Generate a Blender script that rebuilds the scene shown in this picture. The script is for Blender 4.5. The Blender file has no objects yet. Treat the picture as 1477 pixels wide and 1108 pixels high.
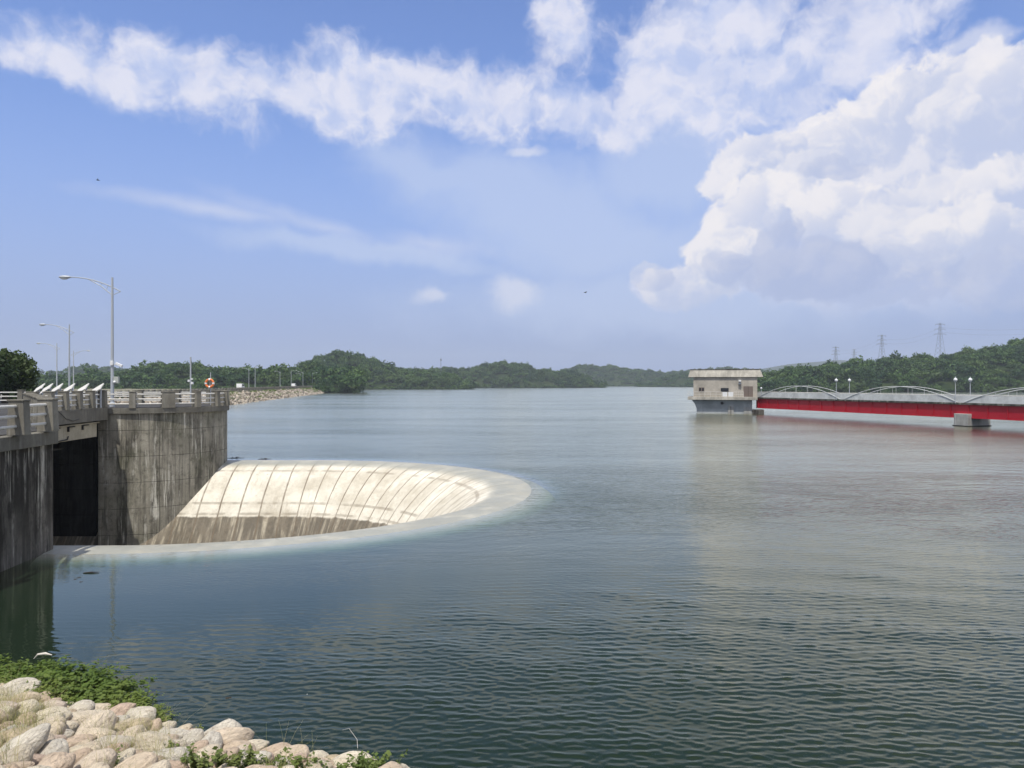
import bpy, bmesh, math, random
import numpy as np
from mathutils import Vector, Matrix, noise as mnoise

R = math.radians
C = bpy.context.scene.collection
sc = bpy.context.scene
F, CX, HY, EYE = 1109.0, 738.5, 553.0, 5.5      # focal length in photo pixels, centre column, horizon row, eye height (m)
rng = random.Random(7)
nrg = np.random.default_rng(11)

def at(px, d, y=None, z=0.0):
    """point seen at photo column px, d metres ahead (row y, or height z)"""
    return Vector(((px - CX) * d / F, d, EYE - (y - HY) * d / F if y is not None else z))

# ------------------------------------------------------------------ objects
def tag(o, label=None, cat=None, group=None, kind=None):
    if label: o['label'] = label
    if cat: o['category'] = cat
    if group: o['group'] = group
    if kind: o['kind'] = kind
    return o

def link(name, data, parent=None):
    o = bpy.data.objects.new(name, data); C.objects.link(o)
    if parent is not None: o.parent = parent
    return o

def thing(name, label, cat, loc=(0, 0, 0), rz=0.0, group=None):
    o = link(name, None); o.location = loc; o.rotation_euler = (0, 0, rz)
    o.empty_display_size = 0.2
    return tag(o, label, cat, group)

def copy_tree(o, parent=None):
    c = o.copy(); C.objects.link(c); c.parent = parent
    for ch in list(o.children): copy_tree(ch, c)
    return c

class MB:
    def __init__(self): self.v = []; self.f = []
    def add(self, vs, fs):
        b = len(self.v); self.v += [tuple(p) for p in vs]; self.f += [tuple(i + b for i in f) for f in fs]; return self
    def box(self, x0, x1, y0, y1, z0, z1, m=None):
        vs = [Vector((x, y, z)) for z in (z0, z1) for y in (y0, y1) for x in (x0, x1)]
        if m is not None: vs = [m @ p for p in vs]
        return self.add(vs, [(0, 2, 3, 1), (4, 5, 7, 6), (0, 1, 5, 4), (2, 6, 7, 3), (0, 4, 6, 2), (1, 3, 7, 5)])
    def frustum(self, w0, d0, w1, d1, z0, z1, m=None):
        vs = [Vector((sx * w / 2, sy * d / 2, z)) for (w, d, z) in ((w0, d0, z0), (w1, d1, z1)) for sy in (-1, 1) for sx in (-1, 1)]
        if m is not None: vs = [m @ p for p in vs]
        return self.add(vs, [(0, 2, 3, 1), (4, 5, 7, 6), (0, 1, 5, 4), (2, 6, 7, 3), (0, 4, 6, 2), (1, 3, 7, 5)])
    def tube(self, path, r, n=8, cap=True):
        path = [Vector(p) for p in path]; k = len(path)
        rr = r if isinstance(r, (list, tuple)) else [r] * k
        vs = []; up = None
        for i, p in enumerate(path):
            t = (path[min(i + 1, k - 1)] - path[max(i - 1, 0)])
            t = t.normalized() if t.length > 1e-9 else Vector((0, 0, 1))
            if up is None:
                up = Vector((0, 0, 1)) if abs(t.z) < 0.9 else Vector((1, 0, 0))
            a = up.cross(t).normalized(); b = t.cross(a).normalized(); up = b
            for j in range(n):
                q = 2 * math.pi * j / n
                vs.append(p + (a * math.cos(q) + b * math.sin(q)) * rr[i])
        fs = [(i * n + j, i * n + (j + 1) % n, (i + 1) * n + (j + 1) % n, (i + 1) * n + j) for i in range(k - 1) for j in range(n)]
        if cap: fs += [tuple(range(n - 1, -1, -1)), tuple(range((k - 1) * n, k * n))]
        return self.add(vs, fs)
    def prism(self, poly, z0, z1):
        n = len(poly)
        vs = [(x, y, z0) for x, y in poly] + [(x, y, z1) for x, y in poly]
        fs = [tuple(range(n - 1, -1, -1)), tuple(range(n, 2 * n))] + [(i, (i + 1) % n, n + (i + 1) % n, n + i) for i in range(n)]
        return self.add(vs, fs)
    def ball(self, c, rx, ry=None, rz=None, n=12, k=8):
        ry = ry or rx; rz = rz or rx; c = Vector(c)
        vs = [c + Vector((0, 0, -rz))]
        for i in range(1, k):
            a = -math.pi / 2 + math.pi * i / k
            for j in range(n):
                b = 2 * math.pi * j / n
                vs.append(c + Vector((rx * math.cos(a) * math.cos(b), ry * math.cos(a) * math.sin(b), rz * math.sin(a))))
        vs.append(c + Vector((0, 0, rz))); fs = []
        for j in range(n):
            fs.append((0, 1 + (j + 1) % n, 1 + j)); e = 1 + (k - 2) * n
            fs.append((len(vs) - 1, e + j, e + (j + 1) % n))
        for i in range(k - 2):
            for j in range(n):
                a = 1 + i * n + j; b = 1 + i * n + (j + 1) % n
                fs.append((a, b, b + n, a + n))
        return self.add(vs, fs)
    def mesh(self, name, mat, smooth=False):
        me = bpy.data.meshes.new(name); me.from_pydata(self.v, [], self.f); me.update()
        if mat: me.materials.append(mat)
        if smooth:
            me.polygons.foreach_set('use_smooth', [True] * len(me.polygons))
            me.set_sharp_from_angle(angle=R(40))
        return me
    def build(self, name, mat, parent=None, smooth=False, bevel=0.0):
        o = link(name, self.mesh(name, mat, smooth), parent)
        if bevel:
            b = o.modifiers.new('bevel', 'BEVEL'); b.width = bevel; b.segments = 2; b.limit_method = 'ANGLE'
        return o

def np_mesh(name, V, Fq, mat, tint=None, smooth=False):
    """mesh from arrays: V (n,3), Fq (m,k)"""
    me = bpy.data.meshes.new(name); k = Fq.shape[1]
    me.vertices.add(len(V)); me.vertices.foreach_set('co', np.ascontiguousarray(V, dtype=np.float32).ravel())
    me.loops.add(Fq.size); me.loops.foreach_set('vertex_index', np.ascontiguousarray(Fq, dtype=np.int32).ravel())
    me.polygons.add(len(Fq)); me.polygons.foreach_set('loop_start', np.arange(0, Fq.size, k, dtype=np.int32))
    if smooth: me.polygons.foreach_set('use_smooth', np.ones(len(Fq), dtype=bool))
    me.update(calc_edges=True); me.validate()
    if mat: me.materials.append(mat)
    if tint is not None:
        a = me.attributes.new('tint', 'FLOAT', 'POINT'); a.data.foreach_set('value', tint.astype(np.float32))
    return me

# ------------------------------------------------------------------ node helper
class NT:
    def __init__(self, tree): self.t = tree; self.t.nodes.clear()
    def n(self, typ, **kw):
        nd = self.t.nodes.new(typ)
        for k, v in kw.items(): setattr(nd, k, v)
        return nd
    def put(self, sock, v):
        if isinstance(v, bpy.types.NodeSocket): self.t.links.new(v, sock)
        elif v is not None:
            if isinstance(v, (tuple, list)) and sock.type == 'RGBA' and len(v) == 3: v = (*v, 1)
            sock.default_value = v
    def m(self, op, a, b=None, c=None, clamp=False):
        nd = self.n('ShaderNodeMath', operation=op, use_clamp=clamp)
        for s, v in zip(nd.inputs, (a, b, c)): self.put(s, v)
        return nd.outputs[0]
    def vm(self, op, a, b=None, scale=None):
        nd = self.n('ShaderNodeVectorMath', operation=op); self.put(nd.inputs[0], a)
        if b is not None: self.put(nd.inputs[1], b)
        if scale is not None: self.put(nd.inputs['Scale'], scale)
        return nd.outputs['Value'] if op in ('LENGTH', 'DOT_PRODUCT', 'DISTANCE') else nd.outputs[0]
    def mul(self, v, s): return self.vm('MULTIPLY', v, s)
    def noise(self, vec, scale, detail=4, rough=0.55, dist=0.0, col=False):
        nd = self.n('ShaderNodeTexNoise'); self.put(nd.inputs['Vector'], vec)
        nd.inputs['Scale'].default_value = scale; nd.inputs['Detail'].default_value = detail
        nd.inputs['Roughness'].default_value = rough; nd.inputs['Distortion'].default_value = dist
        return nd.outputs['Color' if col else 'Fac']
    def vor(self, vec, scale, feature='F1', out='Distance'):
        nd = self.n('ShaderNodeTexVoronoi', feature=feature); self.put(nd.inputs['Vector'], vec); nd.inputs['Scale'].default_value = scale
        return nd.outputs[out]
    def ramp(self, x, a, b, to0=0.0, to1=1.0):
        nd = self.n('ShaderNodeMapRange', interpolation_type='SMOOTHSTEP')
        for s, v in zip(nd.inputs, (x, a, b, to0, to1)): self.put(s, v)
        return nd.outputs[0]
    def mix(self, f, a, b, blend='MIX'):
        nd = self.n('ShaderNodeMix', data_type='RGBA', blend_type=blend)
        self.put(nd.inputs[0], f); self.put(nd.inputs[6], a); self.put(nd.inputs[7], b)
        return nd.outputs[2]
    def sep(self, v):
        nd = self.n('ShaderNodeSeparateXYZ'); self.put(nd.inputs[0], v); return nd.outputs
    def comb(self, x, y, z):
        nd = self.n('ShaderNodeCombineXYZ')
        for s, v in zip(nd.inputs, (x, y, z)): self.put(s, v)
        return nd.outputs[0]
    def bump(self, h, strength=0.5, dist=0.02, normal=None):
        nd = self.n('ShaderNodeBump'); nd.inputs['Strength'].default_value = strength; nd.inputs['Distance'].default_value = dist
        self.put(nd.inputs['Height'], h)
        if normal is not None: self.put(nd.inputs['Normal'], normal)
        return nd.outputs[0]
    def obj(self): return self.n('ShaderNodeTexCoord').outputs['Object']
    def pos(self): return self.n('ShaderNodeNewGeometry').outputs['Position']
    def attr(self, name): return self.n('ShaderNodeAttribute', attribute_name=name).outputs['Fac']
    def rand(self): return self.n('ShaderNodeObjectInfo').outputs['Random']
    def principled(self, col, rough=0.8, normal=None, metal=0.0, spec=0.3):
        p = self.n('ShaderNodeBsdfPrincipled')
        self.put(p.inputs['Base Color'], col); self.put(p.inputs['Roughness'], rough); p.inputs['Metallic'].default_value = metal
        p.inputs['Specular IOR Level'].default_value = spec
        if normal is not None: self.put(p.inputs['Normal'], normal)
        return p.outputs[0]
    def out(self, surf=None, vol=None):
        o = self.n('ShaderNodeOutputMaterial')
        if surf is not None: self.put(o.inputs['Surface'], surf)
        if vol is not None: self.put(o.inputs['Volume'], vol)

def mat(name):
    m = bpy.data.materials.new(name); m.use_nodes = True; return m, NT(m.node_tree)

def simple(name, col, rough=0.6, metal=0.0, var=0.15, scale=3.0, spec=0.3, bump=0.0):
    m, t = mat(name); P = t.obj()
    n = t.noise(P, scale, 5, 0.6)
    k = t.m('ADD', t.m('MULTIPLY', n, 2 * var), 1 - var)
    c = t.vm('SCALE', tuple(col), scale=k)
    nm = t.bump(t.noise(P, scale * 8, 4), bump, 0.01) if bump else None
    t.out(t.principled(c, rough, nm, metal, spec)); return m

# stained concrete: vertical run marks, horizontal formwork lines, blotches
def concrete(name, base, dark, light, streak=0.6, lines=1.6, white=0.25, bump=0.4, vj=0.0, green=0.0):
    m, t = mat(name); P = t.pos(); X, Y, Z = t.sep(P)
    blotch = t.noise(P, 0.55, 6, 0.6)
    fine = t.noise(P, 9, 5, 0.7)
    run = t.noise(t.mul(t.vm('ADD', P, t.vm('SCALE', t.noise(P, 0.6, 3, col=True), scale=0.5)), (1.5, 1.5, 0.13)), 1.0, 7, 0.68)          # long runs
    run2 = t.noise(t.mul(P, (7.0, 7.0, 0.22)), 1.0, 4, 0.6)
    d = t.m('MULTIPLY', t.ramp(run, 0.42, 0.60), t.ramp(t.noise(t.mul(P, (0.35, 0.35, 0.22)), 1.0, 4, 0.6), 0.32, 0.58, 0.30, 1.0)); d2 = t.ramp(run2, 0.45, 0.70)
    c = t.mix(t.ramp(blotch, 0.3, 0.72), base, tuple(b * 0.62 for b in base))
    c = t.mix(t.m('MULTIPLY', d, streak), c, dark)
    c = t.mix(t.m('MULTIPLY', d2, streak * 0.55), c, dark)
    mot = t.ramp(t.noise(P, 2.8, 7, 0.72), 0.50, 0.66)
    c = t.mix(t.m('MULTIPLY', mot, streak * 0.5), c, dark)
    w = t.ramp(t.noise(t.mul(P, (4.3, 4.3, 0.20)), 1.0, 6, 0.72), 0.53, 0.62)
    w = t.m('MULTIPLY', w, t.ramp(t.noise(t.mul(P, (0.8, 0.8, 0.4)), 1.0, 5, 0.65), 0.44, 0.60))
    c = t.mix(t.m('MULTIPLY', w, white), c, light)
    if green:
        c = t.mix(t.m('MULTIPLY', t.ramp(t.noise(P, 0.35, 4), 0.45, 0.65), green), c, (0.10, 0.115, 0.055))
    h = t.m('MULTIPLY', fine, 0.5)
    if lines:
        zz = t.m('ADD', Z, t.m('MULTIPLY', t.noise(P, 1.5, 2), 0.06))
        fr = t.m('ABSOLUTE', t.m('SUBTRACT', t.m('FRACT', t.m('DIVIDE', t.m('ADD', zz, 40.33), lines)), 0.5))
        ln = t.m('MULTIPLY', t.ramp(fr, 0.014, 0.004), t.ramp(t.noise(P, 1.3, 3), 0.35, 0.55, 0.25, 0.8))
        c = t.mix(ln, c, tuple(x * 0.5 for x in dark)); h = t.m('SUBTRACT', h, ln)
    if vj:
        a = t.m('MULTIPLY', t.m('ARCTAN2', t.m('SUBTRACT', Y, 52.8), t.m('ADD', X, 25.2)), 5.3 / vj)
        fr = t.m('ABSOLUTE', t.m('SUBTRACT', t.m('FRACT', t.m('ADD', a, 20.2)), 0.5))
        ln = t.m('MULTIPLY', t.ramp(fr, 0.020, 0.006), 0.55)
        c = t.mix(ln, c, dark); h = t.m('SUBTRACT', h, ln)
    c = t.vm('SCALE', c, scale=t.m('ADD', t.m('MULTIPLY', fine, 0.5), 0.75))
    t.out(t.principled(c, 0.9, t.bump(h, bump, 0.03), spec=0.15)); return m

M = {}
M['pier'] = concrete('pier_concrete', (0.40, 0.375, 0.305), (0.045, 0.042, 0.035), (0.66, 0.64, 0.56), 0.84, 1.62, 1.0, vj=1.9, green=0.22)
M['abutment'] = concrete('abutment_concrete', (0.185, 0.17, 0.145), (0.020, 0.018, 0.015), (0.46, 0.44, 0.38), 0.92, 0, 0.95)
M['dark'] = concrete('shade_dark_concrete', (0.05, 0.05, 0.05), (0.015, 0.015, 0.015), (0.1, 0.1, 0.1), 0.8, 1.6, 0.3)  # near-black: shade under the bridge put into the colour; footing shares it
M['post'] = concrete('post_concrete', (0.275, 0.26, 0.215), (0.13, 0.12, 0.10), (0.42, 0.41, 0.38), 0.45, 0, 0.3, 0.25)
M['slab'] = concrete('slab_concrete', (0.23, 0.22, 0.185), (0.10, 0.095, 0.08), (0.35, 0.34, 0.32), 0.5, 0, 0.3, 0.25, vj=0.95)
M['asphalt'] = concrete('asphalt', (0.075, 0.074, 0.072), (0.045, 0.045, 0.045), (0.12, 0.12, 0.12), 0.3, 0, 0.1, 0.3)
M['girder'] = concrete('girder_concrete', (0.52, 0.48, 0.37), (0.25, 0.22, 0.16), (0.6, 0.58, 0.5), 0.35, 0, 0.2, 0.2)
M['deck'] = concrete('deck_concrete', (0.24, 0.235, 0.22), (0.15, 0.145, 0.14), (0.33, 0.33, 0.31), 0.2, 0, 0.1, 0.2)
M['parapet'] = concrete('parapet_concrete', (0.74, 0.77, 0.76), (0.55, 0.57, 0.56), (0.7, 0.7, 0.7), 0.25, 0, 0.2, 0.15)
M['roofc'] = concrete('roof_concrete', (0.60, 0.57, 0.49), (0.20, 0.19, 0.16), (0.7, 0.68, 0.6), 0.42, 0, 0.3, 0.2)
M['towerwall'] = concrete('tower_render', (0.52, 0.48, 0.41), (0.38, 0.35, 0.30), (0.55, 0.50, 0.42), 0.35, 0, 0.2, 0.15)
M['towerbase'] = concrete('tower_base_paint', (0.48, 0.51, 0.51), (0.33, 0.355, 0.355), (0.5, 0.52, 0.52), 0.4, 0, 0.2, 0.15)
M['palecol'] = concrete('pale_concrete', (0.50, 0.50, 0.47), (0.22, 0.22, 0.2), (0.7, 0.7, 0.68), 0.5, 0, 0.5, 0.2)
M['rail'] = simple('rail_paint', (0.62, 0.61, 0.57), 0.5, var=0.2, scale=4)
M['galv'] = simple('galvanised_steel', (0.44, 0.47, 0.50), 0.5, 0.15, 0.1, 2.0)
M['white'] = simple('white_paint', (0.78, 0.79, 0.78), 0.45, var=0.06)
M['red'] = simple('red_paint', (0.40, 0.009, 0.024), 0.5, var=0.16, scale=0.35)
M['archpaint'] = simple('arch_paint', (0.56, 0.58, 0.57), 0.5, var=0.08)
M['black'] = simple('black_rubber', (0.02, 0.02, 0.02), 0.6)
M['greybox'] = simple('grey_box_paint', (0.42, 0.44, 0.40), 0.6)
M['orange'] = simple('orange_plastic', (0.78, 0.22, 0.07), 0.5, var=0.15)
M['glass'] = simple('dark_glass', (0.02, 0.022, 0.026), 0.08, spec=0.6)
M['brown'] = simple('brown_shutter', (0.17, 0.135, 0.115), 0.7, var=0.1, scale=1.5)
M['lens'] = simple('lamp_glass', (0.75, 0.77, 0.78), 0.25, spec=0.5)
M['wood'] = simple('wet_wood', (0.035, 0.028, 0.02), 0.8, var=0.3, scale=6)
M['pale_wood'] = simple('bleached_wood', (0.62, 0.58, 0.52), 0.8, var=0.15, scale=9)
M['foam'] = simple('pale_foam', (0.8, 0.8, 0.78), 0.7)
M['bark'] = simple('bark', (0.09, 0.07, 0.05), 0.9, var=0.3, scale=3)
M['steel_dark'] = simple('weathered_lattice_steel', (0.20, 0.22, 0.25), 0.6, 0.2)

def foliage(name, cols, trans=0.25):
    m, t = mat(name)
    r = t.m('FRACT', t.m('ADD', t.rand(), t.attr('tint')))
    n = t.noise(t.pos(), 0.5 if trans > 0.26 else 0.035, 4, 0.6)
    c = t.mix(t.ramp(r, 0.1, 0.9), cols[0], cols[1])
    c = t.mix(t.m('MULTIPLY', t.ramp(n, 0.42, 0.72), 0.6), c, cols[2])
    a = t.principled(c, 0.6, spec=0.25)
    tr = t.n('ShaderNodeBsdfTranslucent'); t.put(tr.inputs[0], t.vm('SCALE', c, scale=1.3))
    mx = t.n('ShaderNodeMixShader'); mx.inputs[0].default_value = trans
    t.put(mx.inputs[1], a); t.put(mx.inputs[2], tr.outputs[0]); t.out(mx.outputs[0]); return m
M['leaf'] = foliage('forest_leaves', [(0.022, 0.060, 0.020), (0.080, 0.145, 0.034), (0.105, 0.150, 0.045)])
M['leaf_dark'] = foliage('dark_leaves', [(0.020, 0.045, 0.014), (0.045, 0.080, 0.022), (0.085, 0.085, 0.03)])
M['shrub'] = foliage('shrub_leaves', [(0.08, 0.135, 0.025), (0.15, 0.21, 0.04), (0.21, 0.24, 0.06)], 0.3)
M['weed'] = foliage('weed_leaves', [(0.09, 0.14, 0.03), (0.15, 0.20, 0.05), (0.24, 0.24, 0.09)], 0.3)
M['drygrass'] = foliage('dry_grass_blades', [(0.42, 0.36, 0.17), (0.30, 0.30, 0.12), (0.20, 0.24, 0.08)], 0.3)

m, t = mat('hill_ground'); P = t.pos()
t.out(t.principled(t.mix(t.ramp(t.noise(P, 0.05, 5), 0.35, 0.65), (0.018, 0.032, 0.012), (0.035, 0.050, 0.018)), 0.95, spec=0.05)); M['hill'] = m
m, t = mat('bank_soil'); P = t.pos()
t.out(t.principled(t.mix(t.noise(P, 3, 5), (0.03, 0.024, 0.016), (0.085, 0.068, 0.045)), 0.95, t.bump(t.noise(P, 12, 5), 0.6, 0.05), spec=0.1)); M['soil'] = m
m, t = mat('dam_soil'); P = t.pos()
t.out(t.principled(t.mix(t.ramp(t.noise(P, 0.25, 5), 0.4, 0.6), (0.12, 0.125, 0.06), (0.26, 0.235, 0.19)), 0.95, spec=0.1)); M['damsoil'] = m

# boulders: colour per boulder, mottling and small pits
m, t = mat('boulder_stone'); P = t.obj(); r = t.rand()
Q = t.vm('ADD', P, t.comb(t.m('MULTIPLY', r, 37), t.m('MULTIPLY', r, 91), 3.0))
c = t.mix(t.ramp(r, 0.0, 0.28), (0.60, 0.47, 0.35), (0.70, 0.60, 0.45))
c = t.mix(t.ramp(r, 0.30, 0.50), c, (0.74, 0.66, 0.51))
c = t.mix(t.ramp(r, 0.55, 0.66), c, (0.60, 0.46, 0.36))
c = t.mix(t.ramp(r, 0.70, 0.80), c, (0.66, 0.61, 0.51))
c = t.mix(t.ramp(r, 0.88, 0.94), c, (0.58, 0.48, 0.33))
big = t.noise(Q, 1.7, 5, 0.6)
c = t.vm('SCALE', c, scale=t.m('ADD', t.m('MULTIPLY', big, 0.9), 0.58))
c = t.mix(t.m('MULTIPLY', t.ramp(t.noise(Q, 4.5, 5, 0.65), 0.52, 0.68), 0.6), c, (0.25, 0.185, 0.13))
c = t.mix(t.m('MULTIPLY', t.ramp(t.noise(Q, 24, 3, 0.7), 0.60, 0.70), 0.35), c, (0.20, 0.165, 0.13))
h = t.m('ADD', t.noise(Q, 5, 6, 0.62), t.m('MULTIPLY', t.noise(Q, 30, 4, 0.6), 0.22))
t.out(t.principled(c, 0.88, t.bump(h, 0.8, 0.10), spec=0.2)); M['boulder'] = m
m, t = mat('riprap_stone'); tn = t.attr('tint')
c = t.mix(tn, (0.15, 0.125, 0.095), (0.47, 0.415, 0.34))
t.out(t.principled(c, 0.9, spec=0.1)); M['riprap'] = m

# spillway concrete: u = metres along the crest, v = metres down the profile
m, t = mat('spillway_concrete'); P = t.pos(); X, Y, Z = t.sep(P)
uv = t.n('ShaderNodeUVMap').outputs[0]; U, V, _ = t.sep(uv)
stain = t.noise(P, 0.45, 6, 0.62); fine = t.noise(P, 5, 5, 0.7)
c = t.mix(t.ramp(stain, 0.32, 0.70), (0.72, 0.685, 0.585), (0.49, 0.45, 0.36))
spk = t.ramp(t.noise(P, 2.6, 7, 0.8), 0.58, 0.68)
c = t.mix(t.m('MULTIPLY', spk, 0.6), c, (0.28, 0.235, 0.17))
vs2 = t.ramp(t.noise(t.comb(t.m('MULTIPLY', U, 1.6), t.m('MULTIPLY', V, 0.35), 0.0), 1.0, 6, 0.7), 0.50, 0.68)
c = t.mix(t.m('MULTIPLY', vs2, 0.42), c, (0.34, 0.29, 0.21))
# the old water mark: brown below it, with pale runs washed through
edge = t.m('ADD', Z, t.m('MULTIPLY', t.noise(t.comb(U, 0.0, 0.0), 0.9, 4), 0.5))
low = t.ramp(edge, -2.70, -2.82)
runs = t.noise(t.comb(t.m('MULTIPLY', U, 2.1), t.m('MULTIPLY', V, 0.22), 0.0), 1.0, 5, 0.62)
brown = t.mix(t.ramp(runs, 0.46, 0.70), (0.095, 0.080, 0.058), (0.46, 0.41, 0.31))
brown = t.mix(t.m('MULTIPLY', t.ramp(t.noise(P, 1.6, 6, 0.7), 0.45, 0.62), 0.8), brown, (0.155, 0.130, 0.095))
c = t.mix(t.m('MULTIPLY', low, 0.92), c, brown)
# joints running down the profile, and the ring joints
fu = t.m('ABSOLUTE', t.m('SUBTRACT', t.m('FRACT', t.m('ADD', t.m('DIVIDE', U, 1.32), t.m('MULTIPLY', t.noise(P, 1.3, 3), 0.035))), 0.5))
jw = t.ramp(t.noise(P, 1.4, 4), 0.3, 0.7, 0.60, 1.0)
ju = t.m('MULTIPLY', t.m('MULTIPLY', t.ramp(fu, 0.052, 0.024), jw), t.ramp(V, 1.6, 2.3))
def ring(zc, w, k):
    return t.m('MULTIPLY', t.ramp(t.m('ABSOLUTE', t.m('SUBTRACT', Z, zc)), w, w * 0.35), k)
jr = t.m('MAXIMUM', ring(-0.42, 0.07, 0.5), t.m('MAXIMUM', ring(-2.25, 0.10, 0.55), ring(-2.86, 0.10, 0.55)))
j = t.m('MAXIMUM', ju, t.m('MULTIPLY', jr, t.ramp(t.noise(P, 1.1, 3), 0.35, 0.6)))
c = t.mix(t.m('MULTIPLY', j, 0.9), c, (0.17, 0.135, 0.095))
# damp, algae-greyed lip on the crest
lip = t.m('MULTIPLY', t.ramp(Z, -0.26, -0.04), t.ramp(t.noise(P, 0.8, 4), 0.3, 0.6, 0.7, 1.0))
c = t.mix(t.m('MULTIPLY', lip, 0.9), c, (0.30, 0.30, 0.245))
c = t.vm('SCALE', c, scale=t.m('ADD', t.m('MULTIPLY', fine, 0.4), 0.8))
h = t.m('SUBTRACT', t.m('MULTIPLY', fine, 0.4), j)
t.out(t.principled(c, t.m('SUBTRACT', 0.85, t.m('MULTIPLY', lip, 0.45)), t.bump(h, 0.5, 0.05), spec=0.3)); M['spill'] = m

# water: turbid green body, clear only where a few centimetres cover the crest
m, t = mat('lake_water'); P = t.pos(); X, Y, Z = t.sep(P)
rot = t.n('ShaderNodeMapping'); t.put(rot.inputs['Vector'], P); rot.inputs['Rotation'].default_value = (0, 0, R(-9))
PR = rot.outputs[0]
wv = t.vm('ADD', PR, t.vm('SCALE', t.vm('SUBTRACT', t.noise(P, 0.12, 2, col=True), (0.5, 0.5, 0.5)), scale=3.0))
a1 = t.noise(t.mul(wv, (1.9, 5.8, 1.0)), 1.0, 2, 0.5, 0.3)
a2 = t.noise(t.mul(wv, (5.0, 12.0, 1.0)), 1.0, 2, 0.5)
a3 = t.noise(t.mul(P, (0.16, 0.42, 1.0)), 1.0, 2, 0.5)
gust = t.ramp(t.noise(t.mul(P, (0.012, 0.040, 1.0)), 1.0, 5, 0.65), 0.38, 0.60, 0.22, 1.0)
side = t.ramp(t.m('ADD', X, t.m('MULTIPLY', Y, -0.02)), -16.0, 6.0, 0.55, 1.0)
a1 = t.m('SUBTRACT', 1.0, t.m('ABSOLUTE', t.m('MULTIPLY', t.m('SUBTRACT', a1, 0.5), 3.0)))
a0 = t.noise(t.mul(wv, (0.62, 1.9, 1.0)), 1.0, 3, 0.6)
hgt = t.m('ADD', t.m('MULTIPLY', t.m('MULTIPLY', a0, 4.2), t.ramp(Y, 20.0, 34.0)), t.m('ADD', t.m('MULTIPLY', a1, t.ramp(Y, 18.0, 30.0, 0.05, 0.42)), t.m('ADD', t.m('MULTIPLY', a2, 0.36), t.m('MULTIPLY', a3, 0.9))))
near = t.ramp(Y, 14.0, 28.0, 0.15, 0.55)
hgt = t.m('MULTIPLY', hgt, t.m('MULTIPLY', t.m('MULTIPLY', gust, near), side))
nm = t.bump(hgt, 1.0, 0.040)
lw = t.n('ShaderNodeLayerWeight'); lw.inputs['Blend'].default_value = 0.5; t.put(lw.inputs['Normal'], nm)
fr = t.m('ADD', t.m('MULTIPLY', t.m('POWER', lw.outputs['Facing'], 5.0), 1.30), 0.008, clamp=True)
gl = t.n('ShaderNodeBsdfGlossy'); lane = t.ramp(t.noise(t.mul(P, (0.006, 0.05, 1.0)), 1.0, 5, 0.65), 0.36, 0.64, 0.84, 1.14)
t.put(gl.inputs['Roughness'], t.m('MULTIPLY', t.ramp(Y, 12.0, 64.0, 0.035, 0.17), lane)); t.put(gl.inputs['Normal'], nm)
gl.inputs['Color'].default_value = (1.0, 0.98, 0.82, 1)
df = t.n('ShaderNodeBsdfDiffuse'); t.put(df.inputs['Color'], t.mix(t.ramp(t.noise(P, 0.05, 3), 0.3, 0.7), (0.010, 0.020, 0.011), (0.014, 0.025, 0.015)))
tp = t.n('ShaderNodeBsdfTransparent'); dep = t.attr('depth')
t.put(tp.inputs[0], t.comb(t.m('POWER', 2.718, t.m('MULTIPLY', dep, -0.95)), t.m('POWER', 2.718, t.m('MULTIPLY', dep, -0.35)), t.m('POWER', 2.718, t.m('MULTIPLY', dep, -0.75))))
al = t.m('SUBTRACT', 1.0, t.m('POWER', 2.718, t.m('MULTIPLY', dep, -1.5)))
m1 = t.n('ShaderNodeMixShader'); t.put(m1.inputs[0], al); t.put(m1.inputs[1], tp.outputs[0]); t.put(m1.inputs[2], df.outputs[0])
m2 = t.n('ShaderNodeMixShader'); t.put(m2.inputs[0], fr); t.put(m2.inputs[1], m1.outputs[0]); t.put(m2.inputs[2], gl.outputs[0])
t.out(m2.outputs[0]); M['water'] = m

# ------------------------------------------------------------------ camera, sun, sky
cam = bpy.data.cameras.new('camera'); co = link('camera', cam)
cam.sensor_width = 36.0; cam.lens = F / 1477.0 * 36.0; cam.clip_start = 0.05; cam.clip_end = 20000
cam.shift_y = (HY - 554.0) / 1477.0
co.location = (0, 0, EYE); co.rotation_euler = (R(90), 0, 0); sc.camera = co

to_sun = Vector((-0.134, -0.42, 1.0)).normalized()
sun = bpy.data.lights.new('sun', 'SUN'); sun.energy = 4.2; sun.angle = R(0.53); sun.color = (1.0, 0.945, 0.86)
so = link('sun', sun); so.rotation_euler = to_sun.to_track_quat('Z', 'Y').to_euler(); so.location = (0, -20, 60)

w = bpy.data.worlds.new('World'); sc.world = w; w.use_nodes = True
t = NT(w.node_tree)
sky = t.n('ShaderNodeTexSky', sky_type='NISHITA', sun_disc=False)
sky.sun_elevation = math.asin(to_sun.z); sky.sun_rotation = math.atan2(to_sun.x, to_sun.y)
sky.altitude = 100; sky.air_density = 1.0; sky.dust_density = 1.2; sky.ozone_density = 2.5
D = t.n('ShaderNodeTexCoord').outputs['Generated']; dx, dy, dz = t.sep(D)
az = t.m('MULTIPLY', t.m('ARCTAN2', dx, dy), F); el = t.m('MULTIPLY', t.m('ARCSINE', dz), F)
P0 = t.comb(az, el, 0.0)                                        # direction as angles; 1109 units = 1 radian
def dirp(px, py):
    X_, Y_ = px - CX, HY - py
    return (math.atan2(X_, F) * F, math.atan2(Y_, math.hypot(F, X_)) * F)
warp = t.vm('SCALE', t.vm('SUBTRACT', t.noise(P0, 1 / 120.0, 4, 0.6, col=True), (0.5, 0.5, 0.5)), scale=70.0)
PW = t.mul(t.vm('ADD', P0, warp), (1, 1, 0))
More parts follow.
